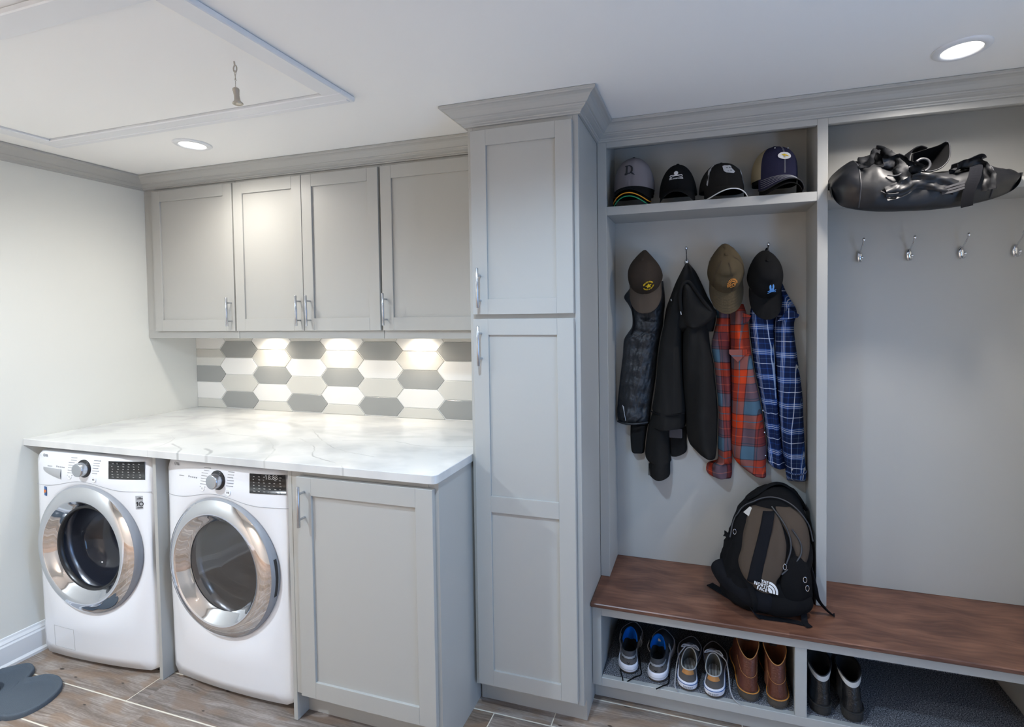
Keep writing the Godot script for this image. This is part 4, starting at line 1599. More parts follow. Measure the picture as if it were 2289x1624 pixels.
func shelf_caps():
	var g := "caps on the locker's upper shelf"
	var y := SHELF
	# first stack: three nested caps, the grey one on top
	var base := {"rx": 0.088, "rz": 0.092, "h": 0.135, "pw": 2.4, "pinch": 0.05, "curve": 0.010, "brim": 0.066, "slope": 0.35, "bend": 0.045, "mat": "grey_felt", "brim_mat": "black_twill", "button": "black_twill"}
	var c := make_cap(base, "grey cap with a black letter D and black brim, on top of the left stack", g)
	c.rotation = Vector3(0.05, -0.06, 0.0)
	var upper := c
	var st := new_st()
	add_text(st, "D", 0.040, Transform3D.IDENTITY, "Droid Serif")
	prism(st, [Vector2(0.004, -0.012), Vector2(0.012, -0.020), Vector2(0.026, -0.026), Vector2(0.014, -0.012)], 0.0, 0.001)
	prism(st, [Vector2(-0.020, -0.022), Vector2(-0.010, -0.024), Vector2(0.002, -0.014), Vector2(-0.008, -0.014)], 0.0, 0.001)
	obj("emblem", bend(st, cap_on(base, -0.06, 0.50)), M.dark_thread, c)
	var o2 := base.duplicate()
	o2.merge({"mat": "black_twill", "brim_mat": "black_twill", "edge": "orange_edge", "rx": 0.085, "rz": 0.089}, true)
	c = make_cap(o2, "black cap with an orange-edged brim, under the grey cap in the left stack", g)
	c.rotation = Vector3(0.05, -0.06, 0.0)
	var middle := c
	var o3 := base.duplicate()
	o3.merge({"mat": "black_twill", "brim_mat": "black_twill", "edge": "green_edge", "rx": 0.082, "rz": 0.086}, true)
	c = make_cap(o3, "black cap with a green-edged brim, lowest of the left stack", g)
	c.rotation = Vector3(0.05, -0.06, 0.0)
	c.position = Vector3(2.754, y, 0.130)
	settle(c, y + 0.0006)
	middle.position = c.position + Vector3(0, 0.013, 0)
	upper.position = c.position + Vector3(0, 0.027, 0)
	# second: black, skull over crossed tools
	var o4 := {"rx": 0.079, "rz": 0.090, "h": 0.118, "pw": 1.75, "pinch": 0.0, "curve": 0.012, "brim": 0.062, "slope": 0.30, "bend": 0.045, "mat": "black_twill"}
	c = make_cap(o4, "black cap with a white skull emblem, second from the left on the shelf", g)
	c.position = Vector3(2.940, y, 0.130)
	c.rotation = Vector3(0.04, -0.02, 0.0)
	settle(c, y + 0.0006)
	st = new_st()
	ball(st, Vector3(0, 0.012, 0.0), Vector3(0.0095, 0.0095, 0.0016), 14)
	box(st, Vector3(-0.005, -0.002, 0), Vector3(0.005, 0.004, 0.0015), 0.0)
	for s in [-1.0, 1.0]:
		tube(st, smooth_path([Vector3(-0.026 * s, -0.010, 0.0005), Vector3(-0.008 * s, -0.002, 0.0008), Vector3(0.012 * s, 0.002, 0.0008), Vector3(0.026 * s, 0.0005, 0.0005)], 4), 0.0013, 6)
		tube(st, [Vector3(0.020 * s, 0.004, 0.0005), Vector3(0.026 * s, 0.000, 0.0006), Vector3(0.024 * s, -0.005, 0.0005)], 0.0014, 6)
	add_text(st, "SEA SHEPHERD", 0.0062, Transform3D(Basis.IDENTITY, Vector3(0, -0.0135, 0)))
	obj("emblem", bend(st, cap_on(o4, -0.02, 0.47)), M.white_thread, c)
	# third: black with grey flashes, white piping and a dog's head
	var o5 := {"rx": 0.089, "rz": 0.096, "h": 0.110, "pw": 2.3, "pinch": 0.0, "curve": 0.010, "brim": 0.064, "slope": 0.40, "bend": 0.040, "mat": "black_felt", "edge": "white_thread"}
	c = make_cap(o5, "black cap with grey side flashes and a grey dog's head, third on the shelf", g)
	c.position = Vector3(3.116, y, 0.130)
	c.rotation = Vector3(0.02, 0.26, 0.0)
	settle(c, y + 0.0006)
	st = new_st()
	prism(st, [Vector2(-0.024, 0.016), Vector2(-0.014, 0.019), Vector2(0.000, 0.018), Vector2(0.010, 0.020), Vector2(0.016, 0.014), Vector2(0.014, 0.006), Vector2(0.020, -0.002), Vector2(0.027, -0.010), Vector2(0.020, -0.018), Vector2(0.004, -0.017), Vector2(-0.010, -0.015), Vector2(-0.019, -0.008), Vector2(-0.022, 0.004)], 0.0, 0.0012)
	var em := obj("emblem", bend(st, cap_on(o5, 0.02, 0.58)), M.grey_thread, c)
	st = new_st()
	for e in [[-0.006, 0.006, 0.0035], [0.007, 0.006, 0.003], [0.010, -0.006, 0.004], [-0.002, -0.008, 0.003]]:
		prism(st, [Vector2(e[0] - e[2], e[1]), Vector2(e[0], e[1] - 0.002), Vector2(e[0] + e[2], e[1]), Vector2(e[0], e[1] + 0.0015)], 0.0012, 0.0018)
	obj("face_lines", bend(st, cap_on(o5, 0.02, 0.58)), M.dark_thread, em)
	for s in [-1.0, 1.0]:
		st = new_st()
		prism(st, [Vector2(-0.005, 0.050), Vector2(-0.008, 0.020), Vector2(-0.004, -0.042), Vector2(0.001, -0.048), Vector2(0.004, 0.010), Vector2(0.006, 0.050)], 0.0, 0.0008)
		obj("side_flash", bend(st, cap_on(o5, -0.92 if s < 0 else 0.98, 0.50)), M.grey_thread, c)
	# fourth: navy mesh-back cap over a black one
	var o6 := {"rx": 0.082, "rz": 0.090, "h": 0.122, "pw": 3.0, "pinch": 0.0, "curve": 0.010, "brim": 0.064, "slope": 0.42, "bend": 0.050, "mat": "black_twill"}
	c = make_cap(o6, "plain black cap underneath the navy cap, at the right end of the shelf", g)
	c.position = Vector3(3.320, y, 0.130)
	c.rotation = Vector3(0.04, 0.30, 0.0)
	settle(c, y + 0.0006)
	middle = c
	var o7 := {"rx": 0.086, "rz": 0.094, "h": 0.128, "pw": 3.0, "pinch": 0.0, "curve": 0.010, "brim": 0.066, "slope": 0.42, "bend": 0.050, "mat": "navy_twill", "back_mat": "cream_mesh", "edge": "dark_thread"}
	c = make_cap(o7, "navy cap with cream mesh back and a white oval badge, at the shelf's right end", g)
	c.rotation = Vector3(0.04, 0.30, 0.0)
	c.position = middle.position + Vector3(0, 0.017, 0)
	st = new_st()
	var ov := []
	for k in 24:
		ov.append(Vector2(0.026 * cos(TAU * k / 24), 0.0155 * sin(TAU * k / 24)))
	prism(st, ov, 0.0, 0.0012)
	em = obj("badge", bend(st, cap_on(o7, 0.0, 0.56)), M.white_thread, c)
	st = new_st()
	prism(st, [Vector2(-0.014, 0.002), Vector2(-0.004, 0.007), Vector2(0.004, 0.005), Vector2(0.000, -0.003), Vector2(-0.004, -0.009), Vector2(-0.004, 0.000)], 0.0012, 0.0020)
	prism(st, [Vector2(0.004, 0.005), Vector2(0.012, 0.000), Vector2(0.017, -0.004), Vector2(0.010, -0.003), Vector2(0.003, 0.001)], 0.0012, 0.0020)
	obj("badge_print", bend(st, cap_on(o7, 0.0, 0.56)), M.yellow_thread, em)
	st = new_st()
	for q in 5:
		var path := []
		for k in 21:
			path.append(brim_pt(o7, -0.93 + 1.86 * k / 20.0, 0.18 + 0.16 * q) + Vector3(0, 0.0006, 0))
		tube(st, path, 0.0006, 4)
	for s in [-1.0, 1.0]:
		var path := []
		for k in 12:
			path.append(cap_on(o7, 0.03 * s, 0.05 + 0.85 * k / 11.0).call(Vector3.ZERO))
		tube(st, path, 0.0005, 4)
	obj("stitching", st, M.grey_thread, c)
	st = new_st()
	for s in [-0.42, 0.42]:
		ball(st, cap_on(o7, s, 0.84).call(Vector3.ZERO), Vector3(0.003, 0.003, 0.003), 8)
	obj("eyelet", st, M.grey_thread, c)

func hang(c: Node3D, o: Dictionary, x: float, top: float, z: float, tilt: float, roll: float, yaw := 0.0):
	# hung by the back of its band: the crown's top turned towards the room, the brim down
	c.basis = Basis(Vector3(0, 0, 1), roll) * Basis(Vector3.UP, yaw) * Basis(Vector3.RIGHT, tilt)
	var back := c.basis * cap_pt(o, PI, 0.0)
	c.position = Vector3(x, top, z) - back

func hanging_caps():
	var g := "caps hanging on the coat hooks"
	var o := {"rx": 0.076, "rz": 0.098, "h": 0.118, "pw": 2.1, "pinch": 0.78, "curve": 0.0, "brim": 0.076, "slope": 0.45, "bend": 0.020, "back": 0.36, "mat": "brown_twill", "brim_mat": "taupe_twill"}
	var c := make_cap(o, "dark brown cap with a yellow star badge, hanging over the black vest", g)
	hang(c, o, 2.794, 1.844, 0.036, 1.0, 0.02, 0.0)
	var st := new_st()
	var star := []
	for k in 10:
		var a := PI / 2 + TAU * k / 10
		var r := 0.0145 if k % 2 == 0 else 0.0065
		star.append(Vector2(r * cos(a), r * sin(a)))
	prism(st, star, 0.0, 0.0012)
	add_arc_text(st, "HAMILTON COUNTY", 0.0060, 0.0205, 160, 20)
	add_arc_text(st, "SHERIFF'S OFFICE", 0.0060, 0.0225, 205, 335, true)
	obj("badge", bend(st, cap_on(o, 0.30, 0.44)), M.yellow_thread, c)
	o = {"rx": 0.074, "rz": 0.108, "h": 0.122, "pw": 2.5, "pinch": 0.55, "curve": 0.0, "brim": 0.078, "slope": 0.45, "bend": 0.020, "back": 0.10, "dent": 0.014, "seam": 0.25, "mat": "olive_twill"}
	c = make_cap(o, "olive green cap with an orange ring emblem, hanging over the red plaid shirt", g)
	hang(c, o, 3.128, 1.842, 0.036, 1.02, 0.03, 0.03)
	st = new_st()
	var ring := []
	for k in 24:
		ring.append(Vector3(0.0125 * cos(TAU * k / 24), 0.0125 * sin(TAU * k / 24), 0.0006))
	tube(st, ring, 0.0009, 5, true)
	add_text(st, "STV", 0.0095, Transform3D.IDENTITY, "Droid Serif")
	for k in 14:
		var a := deg_to_rad(200.0 - 200.0 * k / 13.0)
		var b := Basis(Vector3(0, 0, 1), a)
		var at := Vector3(0.0185 * cos(a), 0.0185 * sin(a), 0.0)
		prism(st, [Vector2(-0.0028, -0.0011), Vector2(0.0028, -0.0011), Vector2(0.0028, 0.0011), Vector2(-0.0028, 0.0011)], 0.0, 0.001, Transform3D(b, at))
	obj("emblem", bend(st, cap_on(o, 0.26, 0.42)), M.orange_thread, c)
	st = new_st()
	for s in 6:
		for e in [-0.035, 0.035]:
			var path := []
			for k in 12:
				path.append(cap_on(o, PI / 3 * s + 0.25 + e, 0.08 + 0.88 * k / 11.0).call(Vector3(0, 0, -0.0012)))
			tube(st, path, 0.0005, 4)
	for q in 6:
		var path := []
		for k in 21:
			path.append(brim_pt(o, -0.95 + 1.9 * k / 20.0, 0.2 + 0.14 * q) + Vector3(0, 0.0004, 0))
		tube(st, path, 0.0005, 4)
	obj("stitching", st, M.taupe_twill, c)
	o = {"rx": 0.069, "rz": 0.104, "h": 0.120, "pw": 2.3, "pinch": 0.30, "curve": 0.0, "brim": 0.078, "slope": 0.45, "bend": 0.022, "back": 0.05, "dent": 0.010, "mat": "black_twill"}
	c = make_cap(o, "black cap with a small pale blue emblem, hanging over the blue plaid shirt", g)
	hang(c, o, 3.282, 1.802, 0.040, 1.02, 0.03, 0.05)
	st = new_st()
	for s in [-1.0, 1.0]:
		var ear := []
		for k in 14:
			ear.append(Vector2(0.0055 * s + 0.0034 * cos(TAU * k / 14), 0.0125 + 0.0085 * sin(TAU * k / 14)))
		prism(st, ear, 0.0, 0.001)
		tube(st, [Vector3(-0.013 * s, -0.004, 0.0006), Vector3(0.013 * s, -0.0125, 0.0006)], 0.0014, 6)
		ball(st, Vector3(-0.0138 * s, -0.0030, 0.0005), Vector3(0.0026, 0.0026, 0.001), 8)
		ball(st, Vector3(0.0138 * s, -0.0130, 0.0005), Vector3(0.0026, 0.0026, 0.001), 8)
	var hd := []
	for k in 16:
		hd.append(Vector2(0.0085 * cos(TAU * k / 16), 0.0005 + 0.0075 * sin(TAU * k / 16)))
	prism(st, hd, 0.0, 0.001)
	obj("emblem", bend(st, cap_on(o, 0.16, 0.44)), M.sky_thread, c)
	st = new_st()
	var loop := smooth_path([Vector3(-0.015, 0.012, -0.100), Vector3(0.010, 0.020, -0.112), Vector3(0.022, 0.026, -0.135), Vector3(0.030, 0.020, -0.116), Vector3(0.045, 0.012, -0.085)], 5)
	tube(st, loop, 0.0035, 6)
	obj("back_strap", st, M.black_cord, c)

# ============================ hanging clothes ======================================
const VEST := [[1.714,2.738,2.869], [1.678,2.712,2.873], [1.645,2.691,2.876], [1.611,2.711,2.876], [1.575,2.726,2.872], [1.515,2.728,2.866], [1.479,2.707,2.857], [1.446,2.689,2.851], [1.375,2.683,2.841], [1.263,2.669,2.830], [1.150,2.657,2.813], [1.097,2.654,2.808], [1.063,2.664,2.801]]
const JACKET_END := [[1.060,2.716,2.796], [1.040,2.715,2.792], [0.991,2.714,2.784], [0.938,2.718,2.779], [0.924,2.725,2.775]]
const HOOD_BACK := [[1.788,2.967,2.983], [1.753,2.947,3.010], [1.703,2.922,3.034], [1.645,2.900,3.059], [1.595,2.882,3.085], [1.544,2.873,3.095], [1.486,2.867,3.084]]
const HOOD_LOBE := [[1.698,2.960,2.984], [1.663,2.955,3.011], [1.628,2.950,3.044], [1.593,2.944,3.083], [1.572,2.943,3.098], [1.544,2.947,3.087], [1.516,2.966,3.050], [1.502,2.987,3.024]]
const HOODIE_LEFT := [[1.679,2.922,2.970], [1.629,2.904,2.963], [1.559,2.884,2.959], [1.488,2.863,2.957], [1.417,2.850,2.956], [1.345,2.841,2.956], [1.273,2.835,2.957], [1.202,2.826,2.964], [1.136,2.815,2.969], [1.129,2.819,2.966], [1.067,2.805,2.964], [1.060,2.813,2.957]]
const HOODIE_RIGHT := [[1.572,2.955,3.050], [1.515,2.955,3.062], [1.417,2.952,3.072], [1.345,2.952,3.085], [1.274,2.953,3.091], [1.203,2.957,3.098], [1.132,2.963,3.102], [1.060,2.966,3.101], [0.996,2.976,3.099], [0.968,2.997,3.097], [0.927,3.043,3.092]]
const HOODIE_SLEEVE := [[1.086,2.810,2.903], [1.055,2.798,2.899], [0.982,2.787,2.895], [0.922,2.782,2.898], [0.900,2.791,2.900], [0.893,2.801,2.896], [0.871,2.801,2.895], [0.834,2.803,2.894], [0.828,2.808,2.887]]
const HOODIE_TAIL := [[1.056,2.885,2.971], [0.996,2.888,2.968], [0.944,2.895,2.967], [0.919,2.899,2.928]]
const RED_LEFT := [[1.606,3.092,3.166], [1.542,3.099,3.160], [1.486,3.088,3.157], [1.414,3.077,3.157], [1.343,3.089,3.158], [1.271,3.095,3.159], [1.200,3.102,3.159], [1.128,3.106,3.159], [1.056,3.105,3.159], [0.984,3.102,3.162], [0.955,3.104,3.162], [0.918,3.100,3.162], [0.900,3.060,3.162], [0.861,3.054,3.162], [0.840,3.083,3.158]]
const RED_RIGHT := [[1.605,3.145,3.210], [1.542,3.150,3.227], [1.451,3.154,3.235], [1.347,3.157,3.248], [1.276,3.159,3.260], [1.207,3.159,3.273], [1.137,3.159,3.285], [1.067,3.159,3.294], [0.996,3.157,3.302], [0.940,3.165,3.302], [0.913,3.183,3.301], [0.886,3.216,3.301], [0.861,3.262,3.300]]
const BLUE_LEFT := [[1.637,3.258,3.341], [1.589,3.241,3.338], [1.540,3.235,3.334], [1.485,3.236,3.334], [1.415,3.244,3.336], [1.346,3.252,3.339], [1.276,3.264,3.343], [1.207,3.277,3.347], [1.137,3.289,3.352], [1.067,3.298,3.359], [0.998,3.306,3.366], [0.928,3.306,3.377], [0.901,3.329,3.379]]
const BLUE_RIGHT := [[1.724,3.342,3.354], [1.690,3.342,3.365], [1.655,3.342,3.379], [1.622,3.342,3.396], [1.587,3.342,3.416], [1.560,3.339,3.421], [1.526,3.332,3.411], [1.486,3.332,3.410], [1.417,3.336,3.417], [1.349,3.339,3.426], [1.281,3.342,3.435], [1.213,3.344,3.442], [1.144,3.348,3.445], [1.077,3.355,3.448], [1.008,3.361,3.451], [0.940,3.369,3.453], [0.905,3.376,3.457], [0.851,3.383,3.457]]

# a length of hanging cloth: rows (y, left x, right x) from top to hem; zb back, zf front; folds run down it
func drape(rows_in: Array, zb: float, zf: float, amp: float, waves: float, sd: int, skew := 0.0, quilt := 0.0, head := 3.0) -> SurfaceTool:
	var v := []
	for r in rows_in:
		v.append(Vector3(r[0], r[1], r[2]))
	var rs := smooth_path(v, 6)
	var n := noise(3.2, sd, 3)
	var m := 36
	var rows := []
	var uvs := []
	var ends := []
	for i in rs.size():
		var y: float = rs[i].x
		var xl: float = rs[i].y
		var xr: float = maxf(rs[i].z, xl + 0.004)
		var r := []
		var uv := []
		var shut := clampf(minf(i / head, (rs.size() - 1 - i) / 3.0), 0.1, 1.0)
		for j in m + 1:
			var u := float(j) / m
			var prof := pow(maxf(sin(PI * u), 0.0), 0.5)
			var x := lerpf(xl, xr, u)
			var z := zb + 0.004 + (zf - zb - 0.004) * prof * lerpf(0.5 if head < 4.0 else 0.15, 1.0, shut)
			var f := sin(TAU * (waves * u + 0.13 * sd + 0.35 * sin(y * 5.0 + sd)))
			z += amp * f * prof * shut
			z += amp * 1.8 * n.get_noise_3d(x * 2.2, y * 1.2, sd) * prof * shut
			if quilt > 0.0:
				z += quilt * (pow(absf(sin(PI * (y / 0.068 + u * 0.35))), 0.45) - 0.6) * prof
				z += quilt * 0.5 * n.get_noise_2d(x * 14.0, y * 14.0) * prof
			r.append(Vector3(x, y, maxf(z, zb + 0.002 * prof)))
			uv.append(Vector2(x + skew * y + 0.5 * (z - zb), y + 0.4 * skew * x))
		for j in range(m - 1, -1, -4):
			var u := float(j) / m
			r.append(Vector3(lerpf(xl, xr, u), y, zb))
			uv.append(Vector2(lerpf(xl, xr, u), y))
		rows.append(r)
		uvs.append(uv)
		if i == 0 or i == rs.size() - 1:
			ends.append(r.slice(0, r.size() - 1))
	var st := new_st()
	grid(st, rows, uvs, true)
	fan(st, ends[0], false)
	fan(st, ends[1], true)
	return st

func garments():
	var zb := 0.031
	# puffer vest
	var o := thing("puffer_vest", "black quilted puffer vest hanging at the left side of the bay", "vest")
	obj("body", drape(VEST, zb + 0.012, 0.104, 0.006, 1.5, 3, 0.0, 0.020), M.puffer_nylon, o)
	var st := new_st()
	tube(st, smooth_path([Vector3(2.728, 1.68, 0.080), Vector3(2.735, 1.60, 0.092), Vector3(2.742, 1.52, 0.094), Vector3(2.726, 1.46, 0.088)], 6), 0.004, 8)
	obj("armhole_binding", st, M.black_cloth, o)
	st = new_st()
	tube(st, [Vector3(2.694, 1.150, 0.108), Vector3(2.698, 1.120, 0.111)], 0.0016, 6)
	tube(st, smooth_path([Vector3(2.690, 1.155, 0.106), Vector3(2.698, 1.118, 0.110), Vector3(2.704, 1.085, 0.108)], 4), 0.0014, 6)
	obj("pocket_zip", st, M.grey_thread, o)
	st = new_st()
	tube(st, smooth_path([Vector3(2.662, 1.073, 0.072), Vector3(2.70, 1.070, 0.100), Vector3(2.75, 1.073, 0.108), Vector3(2.80, 1.078, 0.085)], 5), 0.005, 8)
	obj("hem", st, M.puffer_nylon, o)
	o = thing("dark_jacket", "black garment whose end shows below the quilted vest", "jacket")
	obj("sleeve", drape(JACKET_END, zb, 0.070, 0.006, 1.2, 8), M.black_felt, o)
	# hoodie
	o = thing("hooded_sweatshirt", "black hooded sweatshirt hung by its hood, one sleeve hanging below the hem", "hoodie")
	obj("hood", drape(HOOD_BACK, zb, 0.115, 0.012, 1.5, 5), M.black_felt, o)
	var lobe := obj("hood_front", drape(HOOD_LOBE, 0.09, 0.175, 0.008, 1.0, 6), M.black_felt, o)
	lobe.set_meta("label", "slack front of the hood, folded over")
	st = new_st()
	tube(st, smooth_path([Vector3(2.952, 1.575, 0.150), Vector3(2.948, 1.64, 0.155), Vector3(2.960, 1.692, 0.150), Vector3(2.985, 1.700, 0.148), Vector3(3.012, 1.664, 0.160), Vector3(3.042, 1.620, 0.162), Vector3(3.064, 1.590, 0.152), Vector3(3.078, 1.572, 0.132)], 6), 0.0075, 10)
	obj("hood_edge", st, M.black_felt, lobe)
	st = new_st()
	tube(st, [Vector3(2.950, 1.575, 0.168), Vector3(2.953, 1.562, 0.170)], 0.0022, 6)
	tube(st, [Vector3(2.908, 1.630, 0.125), Vector3(2.910, 1.622, 0.128)], 0.0025, 6)
	obj("cord_tip", st, M.grey_thread, lobe)
	obj("left_front", drape(HOODIE_LEFT, zb, 0.150, 0.009, 1.2, 7), M.black_felt, o)
	obj("right_front", drape(HOODIE_RIGHT, zb + 0.004, 0.135, 0.010, 1.4, 9), M.black_felt, o)
	var sl := obj("sleeve", drape(HOODIE_SLEEVE, zb + 0.002, 0.118, 0.006, 1.0, 10), M.black_felt, o)
	st = new_st()
	for k in 12:
		var x := 2.804 + 0.0074 * k
		tube(st, [Vector3(x, 0.890, 0.108 - 0.0009 * pow(k - 5.5, 2.0)), Vector3(x, 0.836, 0.108 - 0.0009 * pow(k - 5.5, 2.0))], 0.0022, 5)
	obj("cuff_ribbing", st, M.black_felt, sl)
	obj("lining", drape(HOODIE_TAIL, zb, 0.062, 0.006, 1.0, 12), M.black_felt, o)
	var hm := new_st()
	tube(hm, smooth_path([Vector3(2.812, 1.132, 0.092), Vector3(2.85, 1.126, 0.136), Vector3(2.90, 1.124, 0.150), Vector3(2.962, 1.130, 0.110)], 5), 0.0028, 6)
	obj("waistband_seam", hm, M.black_cloth, o)
	st = new_st()
	box(st, Vector3(2.892, 1.010, 0.064), Vector3(2.950, 1.052, 0.072), 0.003)
	obj("lining_patch", st, M.grey_lining, o)
	# red plaid shirt
	o = thing("red_plaid_shirt", "orange-red and slate plaid shirt with snap buttons hanging beside the hoodie", "shirt")
	obj("sleeve", drape(RED_LEFT, zb, 0.086, 0.007, 1.3, 14, 0.05), M.red_plaid, o)
	obj("front", drape(RED_RIGHT, zb + 0.004, 0.112, 0.008, 1.2, 15, -0.08), M.red_plaid, o)
	st = new_st()
	prism(st, [Vector2(3.150, 1.395), Vector2(3.185, 1.358), Vector2(3.222, 1.395), Vector2(3.222, 1.412), Vector2(3.150, 1.412)], 0.0, 0.004, Transform3D(Basis(Vector3.UP, 0.10), Vector3(0.012, 0, 0.433)), 0.001)
	obj("pocket_flap", st, M.red_plaid, o)
	st = new_st()
	prism(st, [Vector2(3.180, 1.575), Vector2(3.236, 1.555), Vector2(3.226, 1.530), Vector2(3.190, 1.515)], 0.0, 0.006, Transform3D(Basis(Vector3.UP, 0.0), Vector3(0.0, 0, 0.102)), 0.002)
	obj("collar", st, M.red_plaid, o)
	for p in [[3.284, 1.152, 0.082], [3.290, 1.058, 0.080], [3.294, 0.958, 0.076]]:
		st = new_st()
		ball(st, Vector3(p[0], p[1], p[2]), Vector3(0.0042, 0.0042, 0.003), 10)
		obj("snap_button", st, M.brushed_steel, o)
	# blue plaid shirt
	o = thing("blue_plaid_shirt", "navy, blue and white plaid shirt hanging against the locker divider", "shirt")
	obj("front", drape(BLUE_LEFT, zb, 0.092, 0.010, 1.7, 17, 0.10), M.blue_plaid, o)
	obj("sleeve", drape(BLUE_RIGHT, zb + 0.004, 0.116, 0.009, 1.3, 18, -0.05, 0.0, 38.0), M.blue_plaid, o)
	st = new_st()
	prism(st, [Vector2(3.380, 1.585), Vector2(3.420, 1.556), Vector2(3.414, 1.545), Vector2(3.336, 1.530)], 0.0, 0.005, Transform3D(Basis.IDENTITY, Vector3(0.0, 0, 0.108)), 0.0015)
	obj("shoulder_flap", st, M.blue_plaid, o)
	st = new_st()
	tube(st, smooth_path([Vector3(3.370, 0.905, 0.098), Vector3(3.40, 0.898, 0.116), Vector3(3.44, 0.902, 0.108), Vector3(3.453, 0.906, 0.080)], 5), 0.003, 6)
	obj("cuff_seam", st, M.blue_plaid, o)
	st = new_st()
	ball(st, Vector3(3.392, 0.918, 0.116), Vector3(0.004, 0.004, 0.003), 10)
	obj("button", st, M.grey_thread, o)

# ============================ backpack =============================================
# rings of the bag: height, centre x, centre z, half width, half depth
const BAG := [[0.4285, 3.275, 0.205, 0.152, 0.138], [0.455, 3.275, 0.205, 0.170, 0.158], [0.55, 3.280, 0.200, 0.168, 0.155], [0.65, 3.295, 0.182, 0.153, 0.138], [0.74, 3.310, 0.158, 0.131, 0.116], [0.80, 3.325, 0.134, 0.102, 0.088], [0.832, 3.335, 0.118, 0.068, 0.060], [0.845, 3.337, 0.112, 0.026, 0.026]]

func bag_at(y: float) -> Array:
	for k in BAG.size() - 1:
		if y <= BAG[k + 1][0] or k == BAG.size() - 2:
			var t := clampf((y - BAG[k][0]) / (BAG[k + 1][0] - BAG[k][0]), 0.0, 1.0)
			var r := []
			for j in 5:
				var a: float = BAG[maxi(k - 1, 0)][j]
				var b: float = BAG[k][j]
				var c: float = BAG[k + 1][j]
				var d: float = BAG[mini(k + 2, BAG.size() - 1)][j]
				r.append(0.5 * (2.0 * b + (c - a) * t + (2.0 * a - 5.0 * b + 4.0 * c - d) * t * t + (3.0 * b - a - 3.0 * c + d) * t * t * t))
			return r
	return BAG[0]

func bag_front(x: float, y: float, out := 0.0) -> Vector3:
	var r := bag_at(y)
	var q := clampf(absf(x - r[1]) / r[3], 0.0, 0.995)
	var z: float = r[2] + r[4] * pow(1.0 - pow(q, 2.6), 1.0 / 2.6)
	var side := signf(x - r[1]) * pow(q, 3.0)
	return Vector3(x + out * side * 0.6, y + out * 0.25 * clampf((y - 0.6) / 0.2, 0.0, 1.0), z + out)

func bag_pad(rows_in: Array, d: float, firm := 0.35, sd := 1) -> SurfaceTool:
	var v := []
	for r in rows_in:
		v.append(Vector3(r[0], r[1], r[2]))
	var rs := smooth_path(v, 6)
	var n := noise(9.0, sd, 3)
	var rows := []
	for i in rs.size():
		var row := []
		var e := pow(sin(PI * clampf((i + 0.02) / (rs.size() - 1.0), 0.0, 1.0)), firm) if i > 0 and i < rs.size() - 1 else 0.0
		for j in 23:
			var u := j / 22.0
			var p := pow(sin(PI * u), firm) if j > 0 and j < 22 else 0.0
			var x := lerpf(rs[i].y, rs[i].z, u)
			row.append(bag_front(x, rs[i].x, -0.006 + (d + 0.006) * p * e * (1.0 + 0.16 * n.get_noise_2d(x * 2.0, rs[i].x))))
		rows.append(row)
	var st := new_st()
	grid(st, rows, [], true)
	return st

